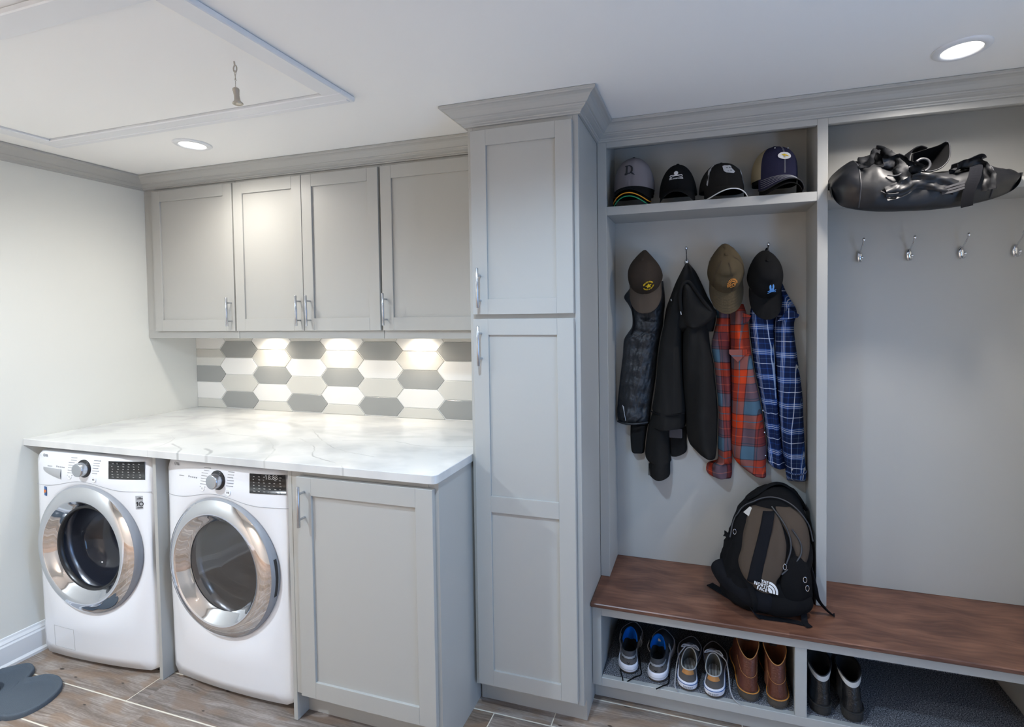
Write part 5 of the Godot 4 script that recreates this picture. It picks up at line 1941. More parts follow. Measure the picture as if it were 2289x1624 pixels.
func backpack():
	var o := thing("backpack", "black and taupe backpack with a rolled lower pocket leaning against the divider on the bench", "backpack")
	var n := noise(5.0, 27, 3)
	var rings := []
	for i in 34:
		var y := lerpf(0.4285, 0.845, i / 33.0)
		var r := bag_at(y)
		var ring := []
		for j in 64:
			var a := -TAU * j / 64
			var c := cos(a)
			var s := sin(a)
			var p := Vector3(r[1] + r[3] * signf(c) * pow(absf(c), 2.0 / 2.6), y, r[2] + r[4] * signf(s) * pow(absf(s), 2.0 / 2.6))
			var w := 0.014 * n.get_noise_3dv(p * 2.0)
			p.x += w * c
			p.z += w * s
			p.x = minf(p.x, 3.4565)
			p.z = maxf(p.z, 0.031)
			ring.append(p)
		rings.append(ring)
	var st := new_st()
	loft(st, rings)
	obj("body", st, M.black_cloth, o)
	var pk := obj("front_pocket", bag_pad([[0.79, 3.240, 3.300], [0.77, 3.215, 3.325], [0.70, 3.190, 3.345], [0.65, 3.180, 3.343], [0.60, 3.168, 3.330], [0.56, 3.185, 3.305], [0.535, 3.215, 3.305], [0.512, 3.235, 3.300]], 0.026, 0.3, 2), M.taupe_nylon, o)
	pk.set_meta("label", "taupe front pocket")
	obj("webbing_strip", bag_pad([[0.788, 3.268, 3.312], [0.70, 3.240, 3.285], [0.62, 3.214, 3.260], [0.550, 3.196, 3.246]], 0.0360, 0.08, 3), M.webbing, pk)
	obj("upper_panel", bag_pad([[0.800, 3.310, 3.370], [0.770, 3.320, 3.414], [0.720, 3.345, 3.434], [0.66, 3.370, 3.432], [0.615, 3.385, 3.415]], 0.012, 0.3, 4), M.taupe_nylon, o)
	obj("side_pocket", bag_pad([[0.650, 3.345, 3.395], [0.600, 3.322, 3.425], [0.54, 3.312, 3.436], [0.485, 3.315, 3.436]], 0.024, 0.35, 5), M.black_cloth, o)
	obj("base_panel", bag_pad([[0.555, 3.150, 3.330], [0.51, 3.130, 3.420], [0.470, 3.125, 3.430], [0.445, 3.150, 3.410]], 0.016, 0.4, 6), M.black_cloth, o)
	# rolled lower pocket
	st = new_st()
	tube(st, smooth_path([Vector3(3.104, 0.520, 0.195), Vector3(3.112, 0.515, 0.212), Vector3(3.150, 0.503, 0.270), Vector3(3.205, 0.492, 0.325), Vector3(3.262, 0.485, 0.350), Vector3(3.29, 0.482, 0.352)], 5), [0.026, 0.032, 0.037, 0.039, 0.041, 0.042, 0.044, 0.045, 0.046, 0.047, 0.047, 0.048, 0.048, 0.048, 0.048, 0.048, 0.048, 0.047, 0.047, 0.046, 0.045, 0.043, 0.040, 0.036, 0.031, 0.024], 20)
	obj("rolled_pocket", st, M.webbing, o)
	st = new_st()
	tube(st, smooth_path([Vector3(3.255, 0.480, 0.338), Vector3(3.29, 0.478, 0.346), Vector3(3.34, 0.476, 0.338), Vector3(3.39, 0.477, 0.312), Vector3(3.412, 0.480, 0.290)], 5), [0.026, 0.034, 0.040, 0.043, 0.045, 0.046, 0.047, 0.047, 0.047, 0.046, 0.046, 0.045, 0.045, 0.044, 0.044, 0.043, 0.042, 0.040, 0.037, 0.033, 0.028], 20)
	obj("lower_corner", st, M.black_cloth, o)
	# zips and their pulls
	st = new_st()
	for path in [[Vector2(3.150, 0.66), Vector2(3.175, 0.73), Vector2(3.225, 0.79), Vector2(3.30, 0.822), Vector2(3.375, 0.805), Vector2(3.425, 0.745), Vector2(3.440, 0.68)], [Vector2(3.300, 0.797), Vector2(3.345, 0.740), Vector2(3.358, 0.68), Vector2(3.338, 0.625)], [Vector2(3.365, 0.735), Vector2(3.392, 0.690), Vector2(3.388, 0.650), Vector2(3.350, 0.615), Vector2(3.320, 0.590)]]:
		var v3 := []
		for p in smooth_path(path, 8):
			v3.append(bag_front(p.x, p.y, 0.012))
		tube(st, v3, 0.0032, 6)
	obj("zip", st, M.piping, o)
	st = new_st()
	for p in [[3.168, 0.690, 0.016], [3.330, 0.622, 0.028], [3.392, 0.585, 0.036], [3.398, 0.556, 0.036]]:
		var ring := []
		for k in 14:
			var a := TAU * k / 14
			ring.append(bag_front(p[0], p[1], p[2]) + Vector3(0.0060 * cos(a), 0.0105 * sin(a), 0.002))
		tube(st, ring, 0.0013, 6, true)
	obj("zip_pull", st, M.chrome, o)
	# straps
	st = new_st()
	strap(st, smooth_path([Vector3(3.15, 0.50, 0.235), Vector3(3.22, 0.447, 0.375), Vector3(3.25, 0.4295, 0.374), Vector3(3.30, 0.4290, 0.372), Vector3(3.35, 0.4290, 0.372), Vector3(3.395, 0.4290, 0.378)], 5), 0.022, 0.0028, Vector3(0.2, 0, 1))
	strap(st, smooth_path([Vector3(3.398, 0.455, 0.335), Vector3(3.398, 0.4300, 0.352), Vector3(3.398, 0.4305, 0.375), Vector3(3.408, 0.4315, 0.396)], 5), 0.022, 0.0028, Vector3(1, 0, -0.3))
	obj("front_strap", st, M.webbing, o)
	st = new_st()
	strap(st, smooth_path([Vector3(3.430, 0.60, 0.262), Vector3(3.444, 0.53, 0.300), Vector3(3.452, 0.490, 0.296), Vector3(3.474, 0.456, 0.290), Vector3(3.500, 0.4325, 0.290), Vector3(3.512, 0.4310, 0.292)], 5), 0.020, 0.0026, Vector3(0.6, 0.10, 0.75))
	obj("side_strap", st, M.webbing, o)
	st = new_st()
	strap(st, smooth_path([Vector3(3.065, 0.4300, 0.190), Vector3(3.10, 0.4300, 0.224), Vector3(3.15, 0.4300, 0.272), Vector3(3.20, 0.4300, 0.308)], 5), 0.034, 0.003, Vector3(0.6, 0, -0.7))
	obj("hip_belt", st, M.webbing, o)
	st = new_st()
	strap(st, smooth_path([Vector3(3.18, 0.556, 0.318), Vector3(3.205, 0.545, 0.362), Vector3(3.222, 0.500, 0.392), Vector3(3.228, 0.455, 0.378), Vector3(3.24, 0.438, 0.345)], 5), 0.020, 0.003, Vector3(1, 0.4, -0.3))
	obj("roll_strap", st, M.black_cloth, o)
	st = new_st()
	strap(st, smooth_path([Vector3(3.22, 0.795, 0.150), Vector3(3.25, 0.815, 0.150), Vector3(3.31, 0.850, 0.120), Vector3(3.36, 0.852, 0.110), Vector3(3.41, 0.815, 0.120), Vector3(3.44, 0.760, 0.120)], 5), 0.045, 0.010, Vector3(0, 0.3, 1))
	obj("shoulder_strap", st, M.black_cloth, o)
	st = new_st()
	strap(st, smooth_path([Vector3(3.190, 0.660, 0.250), Vector3(3.145, 0.648, 0.205), Vector3(3.128, 0.636, 0.150), Vector3(3.130, 0.628, 0.140)], 5), 0.022, 0.004, Vector3(0, 1, 0.1))
	obj("compression_strap", st, M.webbing, o)
	st = new_st()
	prism(st, [Vector2(-0.014, -0.010), Vector2(0.002, -0.014), Vector2(0.016, 0.012), Vector2(0.010, 0.014)], 0.0, 0.001)
	var tg := obj("sewn_tag", bend(st, func(p: Vector3) -> Vector3: return bag_front(3.215 + p.x, 0.768 + p.y, 0.010 + p.z)), M.worn_white, o)
	tg.set_meta("label", "small pale sewn tag")
	# lettering and the dome of three arcs
	st = new_st()
	add_text(st, "THE", 0.0105, Transform3D(Basis.IDENTITY, Vector3(-0.012, 0.013, 0)))
	add_text(st, "NORTH", 0.0115, Transform3D(Basis.IDENTITY, Vector3(-0.021, 0.0005, 0)))
	add_text(st, "FACE", 0.0115, Transform3D(Basis.IDENTITY, Vector3(-0.017, -0.0125, 0)))
	for k in 3:
		var r0 := 0.0085 + 0.0100 * k
		var r1 := r0 + 0.0072
		if k == 0:
			r0 = 0.0045
		var poly := []
		for q in 9:
			var a := deg_to_rad(90.0 * q / 8.0)
			poly.append(Vector2(0.003 + r1 * cos(a), -0.0165 + r1 * sin(a)))
		for q in 9:
			var a := deg_to_rad(90.0 - 90.0 * q / 8.0)
			poly.append(Vector2(0.003 + r0 * cos(a), -0.0165 + r0 * sin(a)))
		prism(st, poly, 0.0, 0.0012)
	obj("logo", bend(st, func(p: Vector3) -> Vector3: return bag_front(3.268 + p.x * 0.98 + 0.2 * p.y, 0.553 + p.y - 0.15 * p.x, 0.0325 + p.z)), M.white_thread, pk)

# ============================ duffel bag ============================================
# stations along the bag: x, bottom, top, front
const DUFFEL := [[3.4985, 2.0285, 2.0340, 0.262], [3.504, 1.995, 2.062, 0.274], [3.528, 1.958, 2.096, 0.297], [3.572, 1.940, 2.122, 0.316], [3.620, 1.931, 2.122, 0.326], [3.680, 1.925, 2.086, 0.331], [3.760, 1.921, 2.066, 0.331], [3.840, 1.922, 2.060, 0.331], [3.920, 1.930, 2.066, 0.326], [3.990, 1.945, 2.070, 0.311], [4.040, 1.965, 2.060, 0.296], [4.068, 1.990, 2.046, 0.274], [4.079, 2.0285, 2.0345, 0.254]]

func duffel_ring(s: Vector4) -> Array:
	var b := s.y
	var t := s.z
	var zf := s.w
	var c := [Vector2(0.072, 2.0275), Vector2(0.160, 2.0270), Vector2(0.236, 2.0275), Vector2(0.246, maxf(b, minf(2.015, b + 0.05))), Vector2(0.252, maxf(b, minf(1.995, b + 0.018))), Vector2(0.272, b), Vector2(zf - 0.022, b + 0.008), Vector2(zf, lerpf(b, t, 0.42)), Vector2(zf - 0.018, lerpf(b, t, 0.78)), Vector2(lerpf(0.10, zf, 0.60), t - 0.004), Vector2(0.175, t), Vector2(0.105, t - 0.012), Vector2(0.068, lerpf(2.03, t, 0.5))]
	c.append(c[0])
	var out := []
	for p in smooth_path(c, 5):
		var q: Vector2 = p
		if q.x < 0.2375:
			q.y = maxf(q.y, 2.0262)
		else:
			q.x = maxf(q.x, 0.2405)
		out.append(Vector3(s.x, q.y, q.x))
	out.pop_back()
	return out

func sheet(pts: Array, side: Vector3, w: float, wave: float, sd: int) -> SurfaceTool:
	# a crumpled strip of cloth along pts
	var p := smooth_path(pts, 6)
	var n := noise(7.0, sd, 3)
	var up := []
	var dn := []
	for i in p.size():
		var a := []
		var b := []
		var t: Vector3 = (p[mini(i + 1, p.size() - 1)] - p[maxi(i - 1, 0)]).normalized()
		var s := (side - t * side.dot(t)).normalized()
		var nn := t.cross(s).normalized()
		for j in 13:
			var u := j / 12.0 - 0.5
			var q: Vector3 = p[i] + s * (u * w)
			q += nn * (wave * (n.get_noise_3dv(q * 3.0) * 1.6 + 0.5 * sin(u * 9.0 + i * 0.25)))
			a.append(q + nn * 0.0012)
			b.append(q - nn * 0.0012)
		up.append(a)
		dn.append(b)
	var st := new_st()
	grid(st, up)
	grid(st, dn, [], true)
	grid(st, [up[0], dn[0]], [], true, 3)
	grid(st, [up[-1], dn[-1]], [], false, 4)
	return st

func duffel():
	var o := thing("duffel_bag", "flattened shiny black duffel bag lying across the right-hand upper shelf, sagging over its edge", "duffel bag")
	var v := []
	for s in DUFFEL:
		v.append(Vector4(s[0], s[1], s[2], s[3]))
	var sm := smooth_path(v, 5)
	var n := noise(3.5, 61, 4)
	var ridge := noise(2.2, 62, 3)
	ridge.fractal_type = FastNoiseLite.FRACTAL_RIDGED
	var rings := []
	for s in sm:
		var ring := duffel_ring(s)
		for j in ring.size():
			var p: Vector3 = ring[j]
			if p.z > 0.27 or p.y > 2.045:
				var w := 0.012 * n.get_noise_3dv(p * 2.4) + 0.010 * (ridge.get_noise_3d(p.x * 2.0, p.y * 2.0, p.z * 2.0) - 0.2)
				var k := smoothstep(3.50, 3.55, p.x) * (1.0 - smoothstep(4.03, 4.075, p.x))
				p += Vector3(0, 0.55 if p.y > 2.03 else 0.0, 0.8 if p.z > 0.26 else 0.0) * w * k
			ring[j] = p
		rings.append(ring)
	var st := new_st()
	loft(st, rings)
	obj("body", st, M.black_nylon, o)
	# shiny end panels follow the ends of the body a little proud of it
	for e in [[0, 16], [44, 60]]:
		var rr := []
		for i in range(e[0], mini(e[1] + 1, rings.size())):
			var c := Vector3.ZERO
			for p in rings[i]:
				c += p
			c /= rings[i].size()
			var q := []
			for j in range(30, 52):
				var p: Vector3 = rings[i][j]
				q.append(p + (p - c).normalized() * 0.003)
			rr.append(q)
		st = new_st()
		grid(st, rr)
		obj("end_panel", st, M.glossy_vinyl, o)
	st = new_st()
	for i in [16, 44]:
		var path := []
		for j in range(29, 53):
			var p: Vector3 = rings[i][j]
			path.append(p + Vector3(0, 0.001, 0.002))
		tube(st, path, 0.0028, 6)
	var pp := []
	for i in range(44, 60):
		pp.append(rings[i][44] + Vector3(0, 0.003, 0.003))
	tube(st, pp, 0.0022, 6)
	obj("seam_piping", st, M.piping, o)
	# crumpled cloth over the middle
	obj("fold", sheet([Vector3(3.595, 2.075, 0.312), Vector3(3.612, 2.118, 0.285), Vector3(3.640, 2.144, 0.240), Vector3(3.668, 2.116, 0.268), Vector3(3.690, 2.060, 0.315), Vector3(3.700, 2.010, 0.338)], Vector3(0.6, 0.2, 0.8), 0.070, 0.012, 3), M.black_nylon, o)
	obj("fold", sheet([Vector3(3.655, 2.075, 0.300), Vector3(3.70, 2.085, 0.300), Vector3(3.735, 2.062, 0.310), Vector3(3.77, 2.050, 0.315)], Vector3(0, 0.5, 0.8), 0.075, 0.014, 4), M.black_nylon, o)
	obj("fold", sheet([Vector3(3.655, 1.975, 0.340), Vector3(3.70, 1.985, 0.345), Vector3(3.745, 2.010, 0.345), Vector3(3.80, 2.000, 0.345), Vector3(3.86, 1.978, 0.340)], Vector3(0, 1, 0.15), 0.050, 0.010, 5), M.black_nylon, o)
	obj("fold", sheet([Vector3(3.86, 2.045, 0.316), Vector3(3.90, 2.060, 0.305), Vector3(3.935, 2.048, 0.315), Vector3(3.952, 2.005, 0.330), Vector3(3.950, 1.965, 0.332)], Vector3(0.4, 0.4, 0.8), 0.055, 0.010, 6), M.black_nylon, o)
	st = new_st()
	tube(st, smooth_path([Vector3(3.66, 2.040, 0.335), Vector3(3.69, 2.035, 0.342), Vector3(3.72, 2.058, 0.338), Vector3(3.738, 2.068, 0.330)], 6), 0.0028, 6)
	tube(st, smooth_path([Vector3(3.640, 1.985, 0.338), Vector3(3.660, 1.972, 0.346), Vector3(3.690, 1.972, 0.350)], 6), 0.0024, 6)
	obj("zip", st, M.piping, o)
	# curled padded carrying wrap, its hollow turned to the room
	var rim := smooth_path([Vector3(3.757, 2.122, 0.0), Vector3(3.790, 2.131, 0.0), Vector3(3.830, 2.141, 0.0), Vector3(3.860, 2.152, 0.0), Vector3(3.867, 2.120, 0.0), Vector3(3.862, 2.088, 0.0), Vector3(3.840, 2.064, 0.0), Vector3(3.806, 2.055, 0.0), Vector3(3.770, 2.066, 0.0), Vector3(3.755, 2.092, 0.0), Vector3(3.757, 2.122, 0.0)], 5)
	var heart := Vector3(3.812, 2.100, 0.0)
	var dish := []
	var shell := []
	for i in 7:
		var q := 1.0 - i / 6.0
		var a := []
		var b := []
		for p in rim:
			a.append(heart + (p - heart) * maxf(q, 0.02) + Vector3(0, 0, 0.208 + 0.070 * q * q))
			b.append(heart + (p - heart) * (maxf(q, 0.02) * 1.06) + Vector3(0, 0, 0.200 + 0.074 * q * q))
		dish.append(a)
		shell.append(b)
	st = new_st()
	grid(st, dish)
	grid(st, shell, [], true)
	grid(st, [dish[0], shell[0]], [], true, 3)
	var wr := obj("carrying_wrap", st, M.black_cloth, o)
	st = new_st()
	var edge := []
	for k in range(14, 42):
		edge.append(rim[k] + Vector3(0, 0, 0.279))
	tube(st, edge, 0.0022, 6)
	obj("edge_binding", st, M.piping, wr)
	st = new_st()
	strap(st, smooth_path([Vector3(3.742, 2.075, 0.250), Vector3(3.752, 2.112, 0.215), Vector3(3.775, 2.152, 0.185), Vector3(3.805, 2.164, 0.175), Vector3(3.828, 2.150, 0.180)], 5), 0.045, 0.004, Vector3(0.3, 0.2, 1))
	obj("wrap_strap", st, M.webbing, o)
	st = new_st()
	var ring := []
	for k in 14:
		var a := deg_to_rad(-70.0 + 250.0 * k / 13.0)
		ring.append(Vector3(3.770 + 0.022 * cos(a), 2.068 + 0.022 * sin(a), 0.322))
	tube(st, ring, 0.0045, 8)
	obj("ring", st, M.piping, o)
	st = new_st()
	strap(st, smooth_path([Vector3(3.868, 2.060, 0.285), Vector3(3.92, 2.078, 0.268), Vector3(3.962, 2.096, 0.255), Vector3(3.975, 2.094, 0.248), Vector3(3.972, 2.086, 0.248), Vector3(3.955, 2.070, 0.262), Vector3(3.90, 2.058, 0.280)], 5), 0.022, 0.003, Vector3(0.2, 0.8, 0.5))
	obj("carrying_handle", st, M.webbing, o)
	st = new_st()
	strap(st, smooth_path([Vector3(3.930, 2.066, 0.285), Vector3(3.926, 2.052, 0.318), Vector3(3.912, 2.010, 0.340), Vector3(3.896, 1.968, 0.345), Vector3(3.892, 1.930, 0.340), Vector3(3.894, 1.914, 0.336)], 5), 0.034, 0.004, Vector3(1, 0.3, 0))
	obj("shoulder_strap", st, M.webbing, o)
	st = new_st()
	for k in 3:
		strap(st, smooth_path([Vector3(3.820, 1.962 + 0.008 * k, 0.342), Vector3(3.85, 1.966 + 0.010 * k, 0.346), Vector3(3.882, 1.976 + 0.009 * k, 0.347)], 4), 0.007, 0.002, Vector3(0, 1, 0))
	obj("strap_end", st, M.grey_knit, o)

# ============================ shoes ==================================================
# outline of the sole, l from heel (0) to toe (1): half width
func sole_half(l: float, w: float) -> float:
	var body := lerpf(0.78, 0.70, smoothstep(0.10, 0.42, l))
	body = lerpf(body, 1.0, smoothstep(0.42, 0.70, l))
	body = lerpf(body, 0.62, smoothstep(0.78, 1.0, l))
	var heel := sqrt(clampf(1.0 - pow(1.0 - minf(l / 0.13, 1.0), 2.0), 0.0, 1.0))
	var toe := sqrt(clampf(1.0 - pow(1.0 - minf((1.0 - l) / 0.20, 1.0), 2.0), 0.0, 1.0))
	return w * body * heel * toe

func sole_ring(o: Dictionary, y: float, inset: float, lift := 0.0) -> Array:
	var r := []
	for j in 48:
		var a := TAU * j / 48
		var l := 0.5 - 0.5 * cos(a)
		var x: float = signf(sin(a)) * maxf(sole_half(l, o.w) - inset, 0.0) + o.turn * 0.010 * sin(PI * l)
		var z: float = -o.len * l
		if l < 0.1:
			z -= inset * (1.0 - l / 0.1)
		elif l > 0.9:
			z += inset * (l - 0.9) / 0.1
		r.append(Vector3(x, y + lift * smoothstep(0.75, 1.0, l), z))
	return r

func collar_ring(o: Dictionary, inset := 0.0, drop := 0.0) -> Array:
	var r := []
	for j in 48:
		var a := TAU * j / 48
		var l := 0.5 - 0.5 * cos(a)
		var x: float = sin(a) * (o.cw - inset)
		var z: float = -o.cz0 - inset - (o.clen - 2.0 * inset) * l
		var y: float = o.back + (o.side - o.back) * pow(absf(sin(a)), 2.2) * (1.0 - l * 0.3) + (o.front - o.back) * smoothstep(0.45, 1.0, l)
		r.append(Vector3(x, y - drop, z))
	return r

# point of the upper: j counts round the shoe, s rises from sole to collar
func upper_ring(o: Dictionary, s: float, out := 0.0) -> Array:
	var a := sole_ring(o, o.sole, 0.003 - out, 0.006)
	var b := collar_ring(o, -out)
	var r := []
	for j in 48:
		var l := 0.5 - 0.5 * cos(TAU * j / 48)
		var k := pow(s, lerpf(o.get("heel_pow", 1.0), 0.85, l))
		var p: Vector3 = a[j].lerp(b[j], k)
		var ys := lerpf(s, sin(s * PI / 2), smoothstep(0.35, 0.95, l))
		p.y = lerpf(a[j].y, b[j].y, ys)
		var w: float = o.get("waist", 0.0) * sin(PI * s) * (1.0 - l)
		p.x *= 1.0 - w
		r.append(p)
	return r

func upper_patch(o: Dictionary, j0: float, j1: float, s0: float, s1: float, out: float, nj := 9, ns := 5) -> SurfaceTool:
	var rows := []
	for i in ns:
		var ring := upper_ring(o, lerpf(s0, s1, float(i) / (ns - 1)), out)
		var row := []
		for q in nj:
			var f := lerpf(j0, j1, float(q) / (nj - 1))
			var k := int(floor(f))
			row.append(ring[posmod(k, 48)].lerp(ring[posmod(k + 1, 48)], f - k))
		rows.append(row)
	var st := new_st()
	grid(st, rows)
	return st

func upper_at(o: Dictionary, f: float, s: float, out: float) -> Vector3:
	var ring := upper_ring(o, s, out)
	var k := int(floor(f))
	return ring[posmod(k, 48)].lerp(ring[posmod(k + 1, 48)], f - k)

func make_shoe(o: Dictionary, called: String, label: String, category: String, group: String, at: Vector3, turn: float) -> Node3D:
	var t := thing(called, label, category, at, group, turn)
	# sole: outsole and midsole
	var st := new_st()
	var hs: float = o.sole
	loft(st, [sole_ring(o, 0.0, 0.004, 0.010), sole_ring(o, 0.003, 0.0, 0.009), sole_ring(o, hs * 0.25, 0.0, 0.007)])
	obj("outsole", st, M[o.out_mat], t)
	st = new_st()
	loft(st, [sole_ring(o, hs * 0.25, 0.0005, 0.007), sole_ring(o, hs * 0.40, -o.bulge, 0.007), sole_ring(o, hs * 0.62, -o.bulge * 0.2, 0.006), sole_ring(o, hs * 0.85, -o.bulge * 0.7, 0.006), sole_ring(o, hs, -0.0005, 0.006), sole_ring(o, hs + 0.001, 0.004, 0.006)], false, true)
	obj("midsole", st, M[o.mid_mat], t)
	# upper, then the inside
	var rings := []
	for i in 15:
		rings.append(upper_ring(o, i / 14.0))
	st = new_st()
	loft(st, rings, false, false)
	obj("upper", st, M[o.mat], t)
	st = new_st()
	var inner := [collar_ring(o), collar_ring(o, 0.004, 0.002), collar_ring(o, 0.006, 0.02)]
	var floor_ring := []
	for p in collar_ring(o, 0.005):
		floor_ring.append(Vector3(p.x, hs + 0.006, p.z))
	inner.append(floor_ring)
	loft(st, inner, false, true)
	obj("lining", st, M[o.lining], t)
	return t

func shoes():
	var y := CUBBY + 0.0003
	# grey running shoes with blue tongue lining
	for k in 2:
		var o := {"len": 0.285, "w": 0.048, "turn": -1.0 if k == 0 else 1.0, "sole": 0.036, "bulge": 0.003, "cw": 0.031, "clen": 0.115, "cz0": 0.010, "back": 0.088, "side": 0.076, "front": 0.098, "waist": 0.06, "mat": "grey_knit", "mid_mat": "white_rubber", "out_mat": "grey_rubber", "lining": "insole_dark"}
		var nm: String = ["grey running shoe with blue tongue lining, leftmost shoe in the first cubby", "grey running shoe with blue tongue and pale tag, second shoe in the first cubby"][k]
		var t := make_shoe(o, "running_shoe", nm, "shoe", "pair of grey running shoes", Vector3(2.748 + 0.110 * k, y, 0.376 + 0.016 * k), 0.05 - 0.08 * k)
		obj("heel_counter", upper_patch(o, -7.0, 7.0, 0.02, 0.45, 0.0016), M.grey_canvas, t)
		obj("heel_band", upper_patch(o, -9.0, 9.0, 0.47, 0.63, 0.0022), M.grey_plastic, t)
		var st := new_st()
		var tri3 := []
		for e in [[-4.0, 0.43], [4.0, 0.43], [0.0, 0.13], [-4.0, 0.43]]:
			tri3.append(upper_at(o, e[0], e[1], 0.0028))
		for q in 3:
			tube(st, [tri3[q], tri3[q + 1]], 0.0010, 5)
		obj("heel_mark", st, M.black_cord, t)
		st = new_st()
		var groove := []
		for p in sole_ring(o, 0.020, -0.0034, 0.006):
			groove.append(p)
		tube(st, groove, 0.0010, 4, true)
		obj("midsole_groove", st, M.badge, t)
		# tongue: a curved sheet rising from the front of the collar
		var up := []
		var dn := []
		for i in 6:
			var a := []
			var b := []
			for j in 13:
				var ang := deg_to_rad(lerpf(-78.0, 78.0, j / 12.0))
				var h := i / 5.0
				var p := Vector3(0.029 * sin(ang), 0.066 + 0.062 * h * pow(cos(ang), 0.5), -0.070 - 0.050 * cos(ang) + 0.014 * h)
				a.append(p)
				b.append(p + Vector3(0.003 * sin(ang), 0.001, -0.004))
			up.append(a)
			dn.append(b)
		st = new_st()
		grid(st, up)
		grid(st, [up[-1], dn[-1]], [], false, 3)
		var tg := obj("tongue", st, M.blue_cloth, t)
		tg.set_meta("label", "bright blue tongue lining")
		st = new_st()
		grid(st, dn, [], true)
		obj("tongue_back", st, M.grey_knit, tg)
		if k == 1:
			st = new_st()
			box(st, Vector3(-0.003, 0.096, -0.1125), Vector3(0.008, 0.112, -0.1105), 0.0)
			obj("size_tag", st, M.worn_white, tg)
		st = new_st()
		var ends := [[Vector3(-0.034, 0.030, -0.10), Vector3(-0.038, 0.006, -0.05), Vector3(-0.030, 0.003, 0.00), Vector3(-0.022, 0.003, 0.022), Vector3(-0.018, 0.001, 0.040)], [Vector3(0.036, 0.030, -0.10), Vector3(0.044, 0.006, -0.05), Vector3(0.050, 0.003, -0.01), Vector3(0.026, 0.003, 0.014), Vector3(0.000, 0.001, 0.040)]]
		if k == 1:
			ends = [[Vector3(0.036, 0.030, -0.10), Vector3(0.046, 0.006, -0.06), Vector3(0.048, 0.003, -0.01), Vector3(0.030, 0.003, 0.012), Vector3(0.006, 0.001, 0.034)]]
		for e in ends:
			tube(st, smooth_path(e, 6), 0.0022, 6)
		obj("lace", st, M.black_cord, t)
		for s in [-1.0, 1.0]:
			st = new_st()
			strap(st, smooth_path([Vector3(0.040 * s, 0.040, -0.125), Vector3(0.047 * s, 0.064, -0.118), Vector3(0.040 * s, 0.088, -0.112)], 4), 0.012, 0.003, Vector3(0, 0, 1))
			obj("side_strap", st, M.grey_plastic, t)
	# grey canvas shoes, white foxing with a navy line, tan heel patch
	for k in 2:
		var o := {"len": 0.285, "w": 0.048, "turn": -1.0 if k == 0 else 1.0, "sole": 0.032, "bulge": 0.0008, "cw": 0.030, "clen": 0.135, "cz0": 0.012, "back": 0.076, "side": 0.062, "front": 0.078, "waist": 0.02, "mat": "grey_canvas", "mid_mat": "white_rubber", "out_mat": "grey_rubber", "lining": "striped_lining"}
		var nm: String = ["grey canvas shoe with tan heel patch, nearer the running shoes", "grey canvas shoe with tan heel patch, nearer the brown boots"][k]
		var t := make_shoe(o, "canvas_shoe", nm, "shoe", "pair of grey canvas shoes", Vector3(2.981 + 0.094 * k, y, 0.405 + 0.010 * k), -0.04 + 0.02 * k)
		obj("heel_patch", upper_patch(o, -4.6, 4.6, 0.62, 0.99, 0.0018), M.tan_leather, t)
		var st := new_st()
		tube(st, collar_ring(o, 0.001), 0.0024, 6, true)
		obj("collar_binding", st, M.worn_white, t)
		st = new_st()
		tube(st, sole_ring(o, 0.0265, -0.0014, 0.006), 0.0013, 5, true)
		obj("foxing_stripe", st, M.blue_print, t)
		# raised lettering round the heel
		st = new_st()
		var word := "SPERRY"
		for q in word.length():
			var u := -0.016 + 0.0064 * q
			add_text(st, word[q], 0.0078, Transform3D(Basis(Vector3.UP, u / 0.036), Vector3(0.037 * sin(u / 0.036), 0.0145, -0.036 + 0.0375 * cos(u / 0.036))))
		obj("lettering", st, M.grey_print, t)
		# striped insole
		st = new_st()
		for q in 9:
			var x := -0.022 + 0.0055 * q
			var half := sqrt(maxf(1.0 - pow(x / 0.028, 2.0), 0.0)) * 0.060
			box(st, Vector3(x, o.sole + 0.0055, -0.080 - half), Vector3(x + 0.0026, o.sole + 0.0068, -0.080 + half), 0.0)
		obj("insole_stripes", st, M.worn_white, t)
		# laces: two bars across the throat, bows, trailing ends
		st = new_st()
		for q in 3:
			var z := -0.146 - 0.016 * q
			var h := 0.083 - 0.006 * q
			tube(st, smooth_path([Vector3(-0.026, h - 0.008, z), Vector3(-0.010, h + 0.001, z - 0.002), Vector3(0.010, h + 0.001, z + 0.002), Vector3(0.026, h - 0.008, z)], 4), 0.0022, 6)
		tube(st, smooth_path([Vector3(0, 0.084, -0.148), Vector3(-0.024, 0.092, -0.138), Vector3(-0.034, 0.086, -0.128), Vector3(-0.020, 0.084, -0.140), Vector3(0, 0.085, -0.147)], 5), 0.0022, 6)
		tube(st, smooth_path([Vector3(0, 0.084, -0.148), Vector3(0.022, 0.094, -0.140), Vector3(0.036, 0.086, -0.126), Vector3(0.020, 0.084, -0.138), Vector3(0, 0.085, -0.147)], 5), 0.0022, 6)
		if k == 0:
			tube(st, smooth_path([Vector3(-0.020, 0.082, -0.140), Vector3(-0.044, 0.060, -0.105), Vector3(-0.050, 0.030, -0.060), Vector3(-0.050, 0.010, -0.020), Vector3(-0.046, 0.003, 0.000), Vector3(-0.036, 0.002, 0.014)], 6), 0.0024, 6)
		else:
			tube(st, smooth_path([Vector3(0.020, 0.082, -0.140), Vector3(0.048, 0.072, -0.118), Vector3(0.056, 0.050, -0.080), Vector3(0.060, 0.022, -0.045), Vector3(0.070, 0.005, -0.020), Vector3(0.084, 0.003, -0.004), Vector3(0.096, 0.002, 0.006)], 6), 0.0024, 6)
		obj("lace", st, M.white_cord, t)
